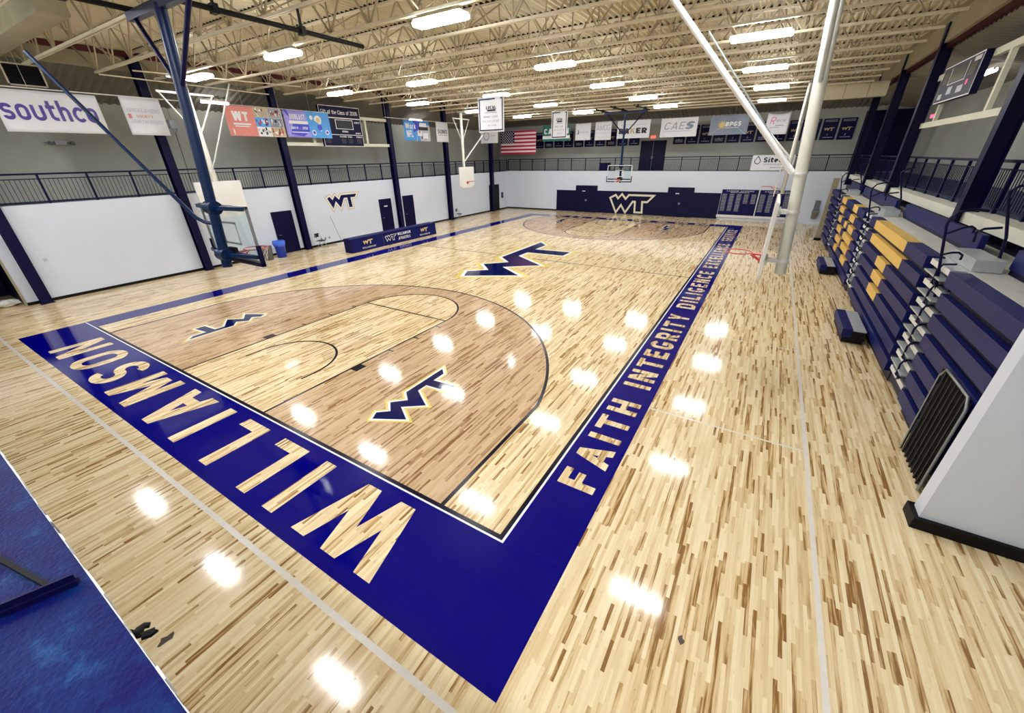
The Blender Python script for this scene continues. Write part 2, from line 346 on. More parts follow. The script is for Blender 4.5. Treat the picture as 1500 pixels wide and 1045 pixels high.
# ------------------------------------------------------------------ floor
def slab(name, x0, x1, y0, y1, z0, z1, m, parent=None): return MB().box(x0, x1, y0, y1, z0, z1).build(name, m, parent)
floor = slab('floor', -15.6, 17.0, -6.2, 36.0, -.15, 0, MW); tag(floor, kind='structure')
def flat(name, polys, z, m, lab=None):
    b = MB()
    for ip, p in enumerate(polys):
        q = [Vector((v[0], v[1], z+.00009*(ip % 7))) for v in p]
        nrm = sum(((q[i].x*q[(i+1) % len(q)].y-q[(i+1) % len(q)].x*q[i].y) for i in range(len(q))))
        if nrm < 0: q = q[::-1]
        b.poly(q)
    o = b.build(name, m, floor)
    if lab: o['label'] = lab
    return o
def rect(x0, x1, y0, y1): return [(x0,y0),(x1,y0),(x1,y1),(x0,y1)]
def arc(cx, cy, r, a0, a1, n=48): return [(cx+r*math.cos(math.radians(a0+(a1-a0)*i/n)), cy+r*math.sin(math.radians(a0+(a1-a0)*i/n))) for i in range(n+1)]
flat('border_band', [rect(-8.51, 8.61, -1.594, 0), rect(-8.51, 8.61, L, L+1.0), rect(-8.51, -HW, 0, L), rect(HW, 8.61, 0, L)], .0008, NAVYP, 'navy painted border band around the court')
def half(flip):
    Yf = (lambda y: L-y) if flip else (lambda y: y)
    sg = -1 if flip else 1
    T = lambda pts: [(sg*x, Yf(y)) for x, y in pts]
    R3 = 6.75; yk = 1.6+math.sqrt(R3**2-6.6**2); a0 = math.degrees(math.atan2(yk-1.6, 6.6))
    a3 = arc(0, 1.6, R3, a0, 180-a0, 80)
    stain = [(6.6,0)]+a3+[(-6.6,0),(-1.83,0),(-1.83,5.79)]+arc(0,5.79,1.83,180,0,40)+[(1.83,0)]
    flat('stained_arc_area', [T(stain)], .0006, MS, 'darker stained maple inside the three point arc')
    t = .06
    def rb(pts, w=t, cl=False): return [[(v.x, v.y) for v in q] for q in ribbon(T(pts), w, cl)]
    flat('three_point_line', rb([(6.6,0)]+a3+[(-6.6,0)], .07), .0016, BLACKP)
    flat('lane_line', rb([(-1.83,0),(-1.83,5.79)])+rb([(1.83,0),(1.83,5.79)])+rb([(-1.83,5.79),(1.83,5.79)])+rb(arc(0,5.79,1.83,0,180,40)), .0016, BLACKP)
    mk = []
    for s in (-1, 1):
        mk.append(T(rect(s*1.83, s*2.08, 2.13, 2.44) if s > 0 else rect(-2.08, -1.83, 2.13, 2.44)))
        for y in (3.35, 4.32, 5.28): mk.append(T(rect(min(s*1.83, s*2.03), max(s*1.83, s*2.03), y, y+.05)))
    flat('lane_mark', mk, .0018, BLACKP)
    flat('restricted_arc_line', rb([(-1.22,1.22),(-1.22,1.6)]+arc(0,1.6,1.22,180,0,30)+[(1.22,1.6),(1.22,1.22)]), .0016, BLACKP)
    for s in (1, -1):
        sc = .283
        def LT(p): return T([(s*(4.22-q[1]*sc*.98), 2.12+s*q[0]*sc) for q in p])
        e = flat('logo_gold_border', [LT(offset_poly(LOGO, .33))], .0020, GOLDP)
        flat('logo_white_border', [LT(offset_poly(LOGO, .17))], .0026, WHITEP); flat('painted_logo', [LT(LOGO)], .0032, NAVYL, 'navy WT emblem inside the three point arc')
half(False); half(True)
flat('boundary_line', [rect(-HW, HW+.07, -.065, 0.0), rect(-HW, HW+.07, L, L+.065), rect(HW, HW+.065, 0, L)], .0014, BLACKP)
flat('white_boundary_line', [rect(-8.51, HW+.105, -.10, -.07), rect(HW+.07, HW+.105, -.1, L+.1), rect(-HW, HW+.1, L+.07, L+.10)], .0018, WHITEP)
flat('centre_line', [rect(-HW, HW, L/2-.032, L/2+.032)], .0014, BLACKP)
LC = lambda p: [(-q[1]*.95-.06, 14.43+q[0]) for q in p]
flat('centre_logo_gold_border', [LC(offset_poly(LOGO, .36))], .0020, GOLDP)
flat('centre_logo_white_border', [LC(offset_poly(LOGO, .16))], .0026, WHITEP)
flat('centre_logo', [LC(LOGO)], .0032, NAVYL, 'large navy WT emblem at centre court')
tp, tw = text('WILLIAMSON', 1.13, t=.185, width=13.05, gap=.34)
flat('baseline_lettering', [[(6.63-p.x, -.275-p.y) for p in q] for q in tp], .0016, MW, 'bare maple letters WILLIAMSON in the near border band')
tp, tw = text('WILLIAMSON', .62, t=.2, width=13.0, gap=.34)
flat('baseline_lettering', [[(-6.5+p.x, L+.24+p.y) for p in q] for q in tp], .0016, MW, 'bare maple letters WILLIAMSON in the far border band')
sid = []
for s, y0, y1 in (('FAITH',1.3,4.1),('INTEGRITY',4.76,9.88),('DILIGENCE',10.58,15.92),('EXCELLENCE',16.65,22.75),('SERVICE',23.75,28.0)):
    tp, tw = text(s, .59, t=.21, width=y1-y0, gap=.26)
    sid += [[(8.46-p.y, y0+p.x) for p in q] for q in tp]
flat('sideline_lettering', sid, .0016, MW, 'bare maple letters FAITH INTEGRITY DILIGENCE EXCELLENCE SERVICE')
flat('practice_court_line', [rect(11.24, 11.30, -2.0, 30), rect(-13, 11.3, -1.90, -1.83)], .0014, PALEP, 'pale worn practice court line')
flat('practice_cross_line', [rect(8.61, 11.3, 4.06, 4.10), rect(8.61, 11.3, 13.2, 13.24), rect(8.61, 11.3, 8.6, 8.63)], .0013, PALEP)

# ------------------------------------------------------------------ walls
def st(name, b, m, bevel=0): return tag(b.build(name, m, None, bevel=bevel), kind='structure')
# left lower wall with openings for nothing (doors are leaves set on it); near opening left of the first column
wl = MB().box(-13.05, -12.75, -.57, 33.4, 0, WALLTOP).box(-13.05, -12.75, -6.2, -2.4, 0, WALLTOP).box(-13.05, -12.75, -2.4, -.57, 2.2, WALLTOP)
wall_left = st('wall_left', wl, WALLW)
st('wall_left_recess', MB().box(-15.6, -15.4, -3, -.2, 0, 3.1).box(-15.4, -13.05, -.57, -.45, 0, 3.1), NAVYD)
wall_far = st('wall_far', MB().box(-13.05, 17, 33.1, 33.4, 0, WALLTOP+.04), WALLW)
st('baseboard_left', MB().box(-12.75, -12.735, -.57, 33.1, 0, .11), BASEB)
st('baseboard_far', MB().box(-12.75, -7.3, 33.085, 33.1, 0, .11), BASEB)
st('wall_left_upper', MB().box(-15.8, -15.6, -6.2, 36.2, 3.1, 8.4), WALLG)
st('wall_far_upper', MB().box(-15.8, 17, 36.0, 36.2, 3.1, 8.4), WALLG)
st('wall_right_upper', MB().box(16.8, 17.0, -6.2, 36.2, 0, 8.4), WALLG)
st('wall_near', MB().box(-15.8, 17, -6.4, -6.2, 0, 8.6), WALLG)
# walkway slabs
WALKB = mat('dark_teal_walkway_paint', (.01, .05, .10), .5, spec=.3, var=.4, vscale=3)
st('floor_walkway_left', MB().box(-15.6, -13.05, -6.2, 36, 3.2, 3.33), WALKB)
st('floor_walkway_far', MB().box(-13.05, 16.8, 33.4, 36, 3.2, 3.36), WALKB)
st('floor_walkway_right', MB().box(14.02, 16.8, 3.26, 33.1, 3.12, 3.345), mat('blue_walkway_paint', (.006,.035,.13), .5, spec=.3, var=.5, vscale=4))
st('trim_9', MB().box(13.62, 14.02, 3.26, 33.1, 3.12, 3.35), mat('cream_slab_edge', (.72,.72,.62), .6, var=.08))
st('wall_right', MB().box(14.00, 14.15, 3.25, 33.1, 0, 3.12), NAVYD)
st('wall_far_recess', MB().box(14.1, 16.8, 35.9, 35.99, 3.36, 7.0), NAVYD)
st('floor_walkway_near', MB().box(-12.75, 16.8, -6.2, -3.075, 3.1, 3.30), DECKB)
e_ = MB()
yy = -8.0; x = -6.0
while x < 11:
    e_.box(x, x+.06, -3.075, -3.068-random.random()*.008, 3.22, 3.3005+random.random()*.001); x += .06
st('trim_1', e_, CHIP)
# short white return wall in front of the bleachers
wr = st('wall_return', MB().box(12.46, 16.8, 3.02, 3.26, 0, 5.6), WALLW)
st('baseboard_return', MB().box(12.40, 16.8, 2.96, 3.32, 0, .17), BASEB)
# ------------------------------------------------------------------ roof
DZ = 8.50
cb = MB(); x = -12.9; pr_ = []
while x < 13.7:
    pr_ += [(x, DZ), (x+.045, DZ+.06), (x+.11, DZ+.06), (x+.155, DZ)]; x += .20
vs = []
for (a, z) in pr_: vs += [(a, -6.2, z), (a, 33.6, z)]
cb.add(vs, [(2*i, 2*i+1, 2*i+3, 2*i+2) for i in range(len(pr_)-1)])
st('ceiling', cb, DECKM)
st('ceiling_roof_top', MB().box(-16, 17.2, -6.4, 36.4, 8.9, 9.0), DECKM)
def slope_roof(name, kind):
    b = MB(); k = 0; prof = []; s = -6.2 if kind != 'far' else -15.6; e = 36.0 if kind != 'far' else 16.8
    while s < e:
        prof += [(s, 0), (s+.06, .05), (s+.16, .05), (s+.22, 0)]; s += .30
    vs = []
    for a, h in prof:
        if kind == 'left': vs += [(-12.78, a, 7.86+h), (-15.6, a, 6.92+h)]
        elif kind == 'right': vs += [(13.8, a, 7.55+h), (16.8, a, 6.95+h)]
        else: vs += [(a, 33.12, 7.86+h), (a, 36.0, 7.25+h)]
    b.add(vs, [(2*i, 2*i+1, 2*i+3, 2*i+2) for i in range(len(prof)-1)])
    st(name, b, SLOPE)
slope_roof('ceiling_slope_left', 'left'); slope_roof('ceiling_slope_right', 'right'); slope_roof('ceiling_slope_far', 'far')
st('trim_2', MB().box(-12.90, -12.76, -6.2, 33.3, 7.84, 8.30), FASC)
st('trim_3', MB().box(-12.88, -12.70, -6.2, 33.3, 8.30, 8.48), RED)
st('trim_4', MB().box(-12.9, 13.7, 33.08, 33.2, 7.55, 8.5), FASC)
st('trim_5', MB().box(13.55, 13.70, 2.0, 33.2, 7.75, 8.52), FASC)
st('trim_6', MB().box(13.66, 13.84, 2.0, 33.2, 7.60, 7.75), mat('dark_maroon_beam', (.04, .001, .002), .6, spec=.2))
tag(MB().box(-12.75, -5.6, 1.28, 1.86, 7.8, 8.48).build('boxed_beam', mat('dusty_duct', (.36,.335,.23), .7, var=.3, vscale=2.5, bump=.2)), 'dusty beige boxed beam crossing the near left roof corner', 'roof beam')
bb = thing('boxed_beam', (12.4, 26.0, 7.0), 'beige riveted boxed beam at the far right roof corner', 'roof beam')
MB().box(-2.2, 1.1, 0, .5, .0, .62).build('beam_casing', CREAM, bb)
MB().box(-.6, -.57, -.01, 0, 0, .62).box(.35, .38, -.01, 0, 0, .62).build('seam', FASC, bb)
# joists
JB = 7.47
def joist(y, x0, x1, n):
    t = thing('roof_joist', (0, y, 0), 'cream open-web steel roof joist, %s from the near end' % ORD[n], 'roof joist', 'open-web joists under the roof deck')
    if len(JP) == 0:
        c = MB().box(-11.4, 12.7, -.055, -.012, JB, JB+.055).box(-11.4, 12.7, .012, .055, JB, JB+.055)
        tc = MB().box(-12.8, 13.6, -.055, -.01, DZ-.07, DZ-.012).box(-12.8, 13.6, .01, .055, DZ-.07, DZ-.012)
        wb = MB(); k = 0; xs = []; x = -11.2
        while x < 12.75: xs.append(x); x += 1.48
        for i, x in enumerate(xs):
            wb.bar((x, 0, JB+.03), (x, 0, DZ-.03), .03, .03)
            if i < len(xs)-1:
                xm = x+.74; wb.bar((x, 0, JB+.03), (xm, 0, DZ-.04), .04, .035); wb.bar((xm, 0, DZ-.04), (xs[i+1], 0, JB+.03), .04, .035)
        wb.bar((-11.2, 0, JB+.03), (-12.7, 0, DZ-.06), .045, .045)
        wb.bar((xs[-1], 0, JB+.03), (13.55, 0, DZ-.06), .045, .045)
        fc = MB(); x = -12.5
        while x < 13.2: fc.box(x+.0, x+.075, -.075, .075, DZ-.011, DZ+.035); x += .20  # black boxes stand in for the shade inside the deck flutes
        JP.append([tag(fc.build('flute_shade', BLACK, t), kind='stuff'), c.build('bottom_chord', CREAM, t), tc.build('top_chord', CREAM, t), wb.build('web', WEBM, t)])
    else:
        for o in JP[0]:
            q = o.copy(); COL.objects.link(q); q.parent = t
WEBM = mat('web_steel', (.40, .34, .22), .5, var=.15, vscale=5)
JP = []
JY = [-3.13+1.725*k for k in range(21)]
JY = [y for y in JY if y < 32.6]
for i, y in enumerate(JY): joist(y, 0, 0, i)
# bridging between the joists
for i, x in enumerate((-8.9, -5.2, -1.5, 2.2, 5.9, 9.6)):
    b = MB()
    for y0, y1 in zip(JY[:-1], JY[1:]):
        if x < -5 and y0 < 1.9 < y1+1: continue
        b.bar((x, y0+.06, JB+.09), (x, y1-.06, DZ-.10), .028, .028); b.bar((x+.05, y0+.06, DZ-.10), (x+.05, y1-.06, JB+.09), .028, .028)
    tag(b.build('joist_bridging', WEBM), 'line of cream cross bracing between the joists, %s from the left wall' % ORD[i], 'bracing', 'cross bracing between roof joists')

# ------------------------------------------------------------------ lights
def hb(x, y, z, label, grp, s=1.0, rot=0, walk=False):
    t = thing('ceiling_light', (x, y, z), label, 'light', grp); t.rotation_euler.z = rot
    if not LP:
        a = MB(); n = 8
        prof = [(-.20,.05),(-.17,0),(.17,0),(.20,.05),(.20,.07),(-.20,.07)]
        vs = [(xx, p[0]*k, p[1]) for xx, k in ((-.70,.75),(-.62,1),(.62,1),(.70,.75)) for p in prof]
        fs = [(i*6+j, i*6+(j+1) % 6, (i+1)*6+(j+1) % 6, (i+1)*6+j) for i in range(3) for j in range(6)]+[(5,4,3,2,1,0),(18,19,20,21,22,23)]
        a.add(vs, fs); LP.append(a.build('lens', LAMP, t))
        LP.append(MB().box(-.66,.66,-.17,.17,.071,.12).box(-.75,-.64,-.05,.05,.05,.13).build('housing', WHITE, t))
        LP.append(MB().tube([(-.5,0,.12),(-.5,0,.42)], .008, 6).tube([(.5,0,.12),(.5,0,.42)], .008, 6).build('hanger', STEEL, t))
    else:
        for i_, o in enumerate(LP):
            q = o.copy(); COL.objects.link(q); q.parent = t
            if walk:
                q.scale = (.85, .6, 1)
                if i_ == 0: q.data = o.data.copy(); q.data.materials[0] = LAMPS
    return t
LP = []
LX = {0: [-8.3,-3.0,2.85,9.1]}
rows = [[(-8.4,-.95),(-2.95,-.95),(3.0,-1.0),(9.0,-1.0)],
 [(-8.6,5.73),(-3.1,5.52),(2.7,5.61),(9.0,5.1)],
 [(-8.04,11.21),(-3.22,11.41),(2.61,11.58),(8.64,11.42)],
 [(-8.04,16.28),(-2.85,16.3),(2.65,16.66),(8.59,16.66)],
 [(-8.04,21.66),(-2.83,21.6),(2.74,22.23),(8.7,22.3)],
 [(-7.73,27.33),(-2.87,27.52),(2.8,27.39),(8.63,28.26)]]
side = ['nearest the left wall','left of centre','right of centre','nearest the bleachers']
for i, rw in enumerate(rows):
    for j, (x, y) in enumerate(rw):
        hb(x, y, 7.28, 'glowing white roof light %s, %s row from the near end' % (side[j], ORD[i]), 'lights hung under the roof joists')
for i, x in enumerate((-8.4, -3.0, 3.0, 9.0, 12.2)): hb(x, -4.9, 7.28, 'added unseen light over the near walkway, %s from the left wall' % ORD[i], 'added lights over the near walkway')  # unseen row, added to brighten the white return wall
for i, (x, y) in enumerate([(-14.2, 8.78), (-14.2, 22.56)]): hb(x, y, 7.15, 'small light over the left walkway, %s one' % ['nearer','farther'][i], 'walkway lights', rot=math.pi/2, walk=True)
for i, (x, y) in enumerate([(15.3, 12.0), (15.3, 20.0)]): hb(x, y, 6.95, 'small light over the right walkway, %s one' % ['nearer','farther'][i], 'walkway lights', rot=math.pi/2, walk=True)

# ------------------------------------------------------------------ columns
def column(name, x, y, z0, z1, label, sw=.16):
    t = thing(name, (x, y, 0), label, 'column', 'navy steel columns')
    MB().box(-sw,-sw+.03,-.15,.15,z0,z1).box(sw-.03,sw,-.15,.15,z0,z1).build_each('flange', NAVY, t)
    MB().box(-sw+.03,sw-.03,-.02,.02,z0,z1).build('web', NAVY, t)
    MB().box(-sw-.03,sw+.03,-.19,.19,z0,z0+.02).build('base_plate', NAVY, t)
cl = [(-.1,'beside the dark doorway opening'),(5.42,'behind the near hanging basket'),(10.7,'right of the bin, chair at its foot'),(18.2,'between two navy doors'),(23.85,'with the folded chair far down the left wall'),(30.1,'beside the far corner doorway')]
for y, lb in cl: column('steel_column', -12.60, y, 0, 8.3, 'navy steel column on left wall '+lb)
cr_ = [(10.45,'nearest the camera'),(18.4,'beyond the scoreboard'),(24.0,'third from the camera'),(30.0,'at the far end')]
for y, lb in cr_: column('steel_column', 13.665, y, 2.78, 8.3, 'navy steel column behind bleachers '+lb, .165)

# ------------------------------------------------------------------ railings
def railing(name, P, Q, z0, label, n, zt=1.02):
    P = Vector(P); Q = Vector(Q); d = Q-P; t = thing(name, (P.x, P.y, z0), label, 'railing')
    MB().bar((0,0,zt), d+Vector((0,0,zt)), .07, .06).build('top_rail', NAVY, t)
    MB().bar((0,0,.86), d+Vector((0,0,.86)), .03, .03).bar((0,0,.10), d+Vector((0,0,.10)), .03, .03).build_each('lower_rail', NAVY, t)
    for i in range(n+1):
        p = d*(i/n); MB().bar((p.x,p.y,0), (p.x,p.y,zt), .06, .06).build('post', NAVY, t)
    for i in range(n):
        a = d*(i/n); b = d*((i+1)/n); k = 10; m_ = MB()
        for j in range(1, k+1):
            q = a.lerp(b, j/(k+1)); m_.bar((q.x,q.y,.10), (q.x,q.y,.86), .014, .014)
        m_.build('picket_panel', NAVY, t)
railing('balcony_railing', (-12.85,-1.3,0), (-12.85,33.2,0), 3.33, 'navy picket railing along the left walkway', 26)
railing('balcony_railing', (-12.7,33.22,0), (13.9,33.22,0), 3.38, 'navy picket railing across the far walkway', 20)
railing('balcony_railing', (14.0,3.4,0), (14.0,33.0,0), 3.35, 'navy picket railing behind the bleachers on the right', 22)

# ------------------------------------------------------------------ doors
def door(n, cx, y0, y1, z1, name='navy', axis='x', z0=0, fx=-12.75, two=False):
    d = tag(bpy.data.objects.new('door_%d' % n, None), kind='structure'); COL.objects.link(d)
    if axis == 'x':
        d.location = (fx, y0, z0); W = y1-y0; H = z1-z0
        lf = MB().box(0,.03,0,W,0,H).build('leaf', NAVYD if n != 4 else BLACK, d)  # far corner doorway is open: a black sheet paints the dark inside it
        MB().box(0,.045,-.05,0,0,H+.05).box(0,.045,W,W+.05,0,H+.05).box(0,.045,0,W,H,H+.05).build('frame', NAVYD, d)
        if n != 4: MB().tube([(.03,.09,1.0),(.09,.09,1.0),(.09,.20,1.0)], .012, 6).build('door_handle', STEEL, lf)
        if n == 2: MB().box(.03,.045,W*.35,W*.65,H-.45,H-.38).build('sign_plate', WHI, lf)
    else:
        d.location = (y0, fx, z0); W = y1-y0; H = z1-z0
        MB().box(0,W,-.03,0,0,H).build('leaf', NAVYD, d)
        MB().box(-.05,0,-.045,0,0,H+.05).box(W,W+.05,-.045,0,0,H+.05).box(0,W,-.045,0,H,H+.05).build('frame', NAVYD, d)
        if two: MB().box(W/2-.01,W/2+.01,-.035,-.03,0,H).build('astragal', STEEL, d)
        MB().box(W*.46,W*.54,-.07,-.03,.95,1.1).build('door_handle', STEEL, d)
        if not two: MB().box(W*.3,W*.45,-.04,-.03,H-.45,H-.38).build('sign_plate', WHI, d)
door(1, 0, 9.2, 10.25, 2.14); door(2, 0, 16.6, 17.57, 2.15); door(3, 0, 18.8, 19.75, 2.2); door(4, 0, 29.85, 31.4, 2.26)
door(5, 0, -.75, 1.28, 5.62, axis='y', z0=3.36, fx=36.0, two=True)
door(6, 0, -5.37, -3.43, 2.19, axis='y', fx=33.06); door(7, 0, 2.66, 4.55, 2.19, axis='y', fx=33.06)

# ------------------------------------------------------------------ flat printed pieces on walls
def place2d(b, polys, O, R, U, N, off, m, disp=None):
    O = Vector(O); R = Vector(R); U = Vector(U); N = Vector(N)
    for ip, p in enumerate(polys):
        q = [O+R*v[0]+U*v[1]+N*(off+.0006*(ip % 6)+(disp(v[0], v[1]) if disp else 0)) for v in p]
        ar = sum(p[i][0]*p[(i+1) % len(p)][1]-p[(i+1) % len(p)][0]*p[i][1] for i in range(len(p)))
        right = R.cross(U).dot(N) > 0
        if (ar > 0) != right: q = q[::-1]
        b.poly(q, m)
def box2(x0, y0, x1, y1): return [(x0,y0),(x1,y0),(x1,y1),(x0,y1)]
def lg(cx, cy, w, d=0, outline=None):
    s = w/8.14; P = offset_poly(LOGO, d/s) if d else LOGO
    return [[(cx+p[0]*s, cy+p[1]*s) for p in P]]
def banner(name, label, O, R, w, h, base, parts, cat='banner', group=None, wave=0, thick=.012, N=None, ph=0, sag=0):
    """O bottom-left corner, R right direction; parts: (name, level, material, polys)"""
    R = Vector(R); N = Vector(N) if N else Vector((0,0,1)).cross(R)*-1; U = Vector((0,0,1))
    t = thing(name, O, label, cat, group)
    disp = (lambda u, v: wave*math.sin(u*5.5+ph+v*1.3)*(1-.45*v/h)) if wave else (lambda u, v: 0)
    nx, nz = (14, 10) if wave or sag else (1, 1); b = MB(); vs = []
    sg = lambda u, v: -sag*4*(u/w)*(1-u/w)*(v/h)
    for k in (0, 1):
        for j in range(nz+1):
            for i in range(nx+1):
                u = w*i/nx; v = h*j/nz; vs.append(R*u+U*(v+sg(u, v))+N*(disp(u, v)-thick*k))
    M_ = (nx+1)*(nz+1); fs = []
    for j in range(nz):
        for i in range(nx):
            a = j*(nx+1)+i; q = (a, a+1, a+nx+2, a+nx+1); fs.append(q); fs.append(tuple(M_+z for z in q[::-1]))
    bd = [i for i in range(nx+1)]+[j*(nx+1)+nx for j in range(1, nz+1)]+[nz*(nx+1)+i for i in range(nx-1, -1, -1)]+[j*(nx+1) for j in range(nz-1, 0, -1)]
    for a, c in zip(bd, bd[1:]+bd[:1]): fs.append((a, M_+a, M_+c, c))
    b.add(vs, fs, None, bool(wave)); b.build('sheet', base, t)
    by = {}
    for nm, lv, m, polys in parts:
        b2 = MB(); place2d(b2, polys, (0,0,0), R, U, N, .006+.005*lv, m, disp); b2.build(nm, m, t)
    return t
def tx(s, x, y, h, t=.16, width=None, gap=.13, slant=0, cx=None):
    p, w = text(s, h, t, width, gap, slant)
    if cx is not None: x = cx-w/2
    return [[(v.x+x, v.y+y) for v in q] for q in p]
def lines(x0, x1, ys, h, seed=1, frag=.5):
    rn = random.Random(seed); o = []
    for y in ys:
        x = x0
        while x < x1-.02:
            l = min(rn.uniform(.5, 1.6)*frag*.25, x1-x); o.append(box2(x, y, x+l, y+h)); x += l+h*.6
    return o
XL = -12.2; RL = (0, 1, 0)     # banners on left wall face +x, their right is +y
NL = (1, 0, 0)
def bl(y0, y1): return (XL, y0, 5.70)
banner('sponsor_banner', 'long white banner with large violet lowercase lettering at far left', (XL,1.09,5.64), RL, 2.62, 1.23, VINYL, [('lettering', 1, PURP, tx('southco', .08, .36, .62, .17, width=2.38, gap=.13))], group='sponsor banners on the left wall', N=NL, wave=.01)
banner('sponsor_banner', 'square white banner with faint grey lettering beside the violet lettered one', (XL,4.38,5.64), RL, 1.28, 1.275, VINYL,
  [('lettering', 1, PALI, tx('BRICKLAYERS', .12, .78, .13, .12, width=1.05)+tx('CRAFTWORKERS', .12, .40, .12, .12, width=1.05)), ('red_lettering', 1, REDI, tx('SOCIETY', .35, .60, .09, .14, width=.55)+[box2(.1,.56,.2,.72)])], group='sponsor banners on the left wall', N=NL, wave=.012)
cols = [TAN, GRYI, LTB, REDD, WHI, SLATE, REDI, TAN]
ph_parts = [('red_panel', 0, REDI, [box2(0,0,1.30,1.22)]), ('lettering', 2, WHI, tx('WT', .28, .62, .38, .26, width=.72)+[box2(.25,.46,1.05,.53), box2(.3,.38,.95,.42)])]
rn = random.Random(3)
for k in range(3):
    for j in range(2):
        x0 = 1.30+j*.69; y0 = .02+k*.40
        ph_parts.append(('picture', 1, [WHI, TAN, LTB, SLATE, TAN, GRYI][(k*2+j) % 6], [box2(x0, y0, x0+.67, y0+.39)]))
        sp = [box2(x0+rn.random()*.55, y0+rn.random()*.28, 0, 0) for _ in range(1)]
        for mm, nn in ((REDD if (k+j) % 2 else GRYI, 9), (BLKI, 5), (WHI, 5)):
            pp = []
            for _ in range(nn):
                a = x0+.03+rn.random()*.54; c = y0+.03+rn.random()*.24; pp.append(box2(a, c, a+.03+rn.random()*.06, c+.05+rn.random()*.08))
            ph_parts.append(('picture_detail', 2, mm, pp))
banner('sponsor_banner', 'salmon red banner with white WT and six small photographs', (XL,8.06,5.71), RL, 2.70, 1.22, WHI, ph_parts, group='sponsor banners on the left wall', N=NL, wave=.008)
circ = lambda cx, cy, r, n=14: [(cx+r*math.cos(2*math.pi*i/n), cy+r*math.sin(2*math.pi*i/n)) for i in range(n)]
banner('sponsor_banner', 'blue and lavender banner in front of the left scoreboard', (XL,10.86,5.72), RL, 2.62, 1.23, LAV,
  [('blue_panel', 0, LTB, [[(1.35,0),(2.62,0),(2.62,1.23),(1.2,1.23)]]), ('swoosh', 1, MDB, [[(0,1.23),(.35,.82),(.2,1.23)], [(.2,.15),(.9,.05),(1.3,.3),(1.3,.65),(.4,.62)]]),
   ('lettering', 2, WHI, tx('BIOBLAST', .28, .82, .24, .22, width=.86)+[box2(.2,.62,1.28,.76)]+tx('484-918-0058', .25, .38, .12, .2, width=.95)+[box2(.25,.22,1.2,.26)]),
   ('emblem', 2, WHI, [circ(1.9,.85,.22), circ(1.55,.25,.13), circ(2.35,.28,.12), circ(1.52,.95,.10), box2(1.85,.0,2.05,.45)]), ('emblem_core', 3, MDB, [circ(1.55,.25,.08), circ(2.35,.28,.07), circ(1.95,.5,.14)]), ('gold_core', 3, GOLDI, [circ(1.92,.85,.12)])], group='sponsor banners on the left wall', N=NL, wave=.01)
banner('sponsor_banner', 'bright blue banner reading Work with a van photograph', (XL,19.2,5.73), RL, 2.52, 1.23, LTB,
  [('pale_panel', 0, PALI, [[(1.1,0),(2.52,0),(2.52,1.0),(1.4,.8)]]), ('dark_panel', 1, MDB, [[(.9,1.23),(1.6,1.23),(1.4,.7),(.9,.5)], box2(1.3,.72,2.3,.82)]), ('lettering', 2, WHI, tx('Work', .12, .72, .32, .2, width=1.0)+tx('NFL', .2, .22, .40, .2, width=.62)),
   ('picture', 2, WHI, [box2(1.5,.85,2.2,1.1), box2(1.25,.3,1.7,.6), box2(1.8,.15,2.3,.5)]), ('picture_detail', 3, BLKI, [box2(1.4,.66,2.35,.86), box2(1.6,.12,1.72,.3), box2(1.95,.12,2.1,.3)]), ('red_detail', 3, REDI, [box2(1.4,.48,1.55,.6)])], group='sponsor banners on the left wall', N=NL, wave=.01)
banner('sponsor_banner', 'narrow white banner with dark lettering in front of a navy column', (XL,22.45,5.70), RL, 1.35, 1.29, VINYL, [('lettering', 1, BLKI, tx('SONS', .14, .55, .26, .17, width=1.05)), ('fine_print', 1, REDD, lines(.2,1.15,[.44],.03,2))], group='sponsor banners on the left wall', N=NL, wave=.01)
# pipes and wires that carry the left banners
pp = thing('banner_pipe', (XL, 0, 6.93), 'white conduit holding the two leftmost banners', 'pipe'); MB().tube([(0,.3,0),(0,6.6,0)], .02, 8).build('pipe', WHITE, pp); MB().tube([(0,2.045,0),(0,2.045,1.22)], .006, 5).tube([(0,5.495,0),(0,5.495,1.22)], .006, 5).build('hanger_wire', WHITE, pp)
pp = thing('banner_pipe', (XL, 0, 6.96), 'thin white rail holding the red and lavender banners', 'pipe'); MB().tube([(0,8.0,0),(0,13.6,0)], .012, 8).build('pipe', WHITE, pp); MB().tube([(0,8.945,0),(0,8.945,1.2)], .005, 5).tube([(0,10.67,0),(0,10.67,1.2)], .005, 5).tube([(0,12.395,0),(0,12.395,1.2)], .005, 5).build('hanger_wire', WHITE, pp)
pp = thing('banner_pipe', (XL, 0, 6.99), 'white rail holding the Work banner and the narrow one', 'pipe'); MB().tube([(0,17.6,0),(0,25.0,0)], .018, 8).build('pipe', WHITE, pp); MB().tube([(0,17.7,0),(0,17.7,1.3)], .008, 5).tube([(0,24.47,0),(0,24.47,1.2)], .008, 5).build('hanger_wire', WHITE, pp)
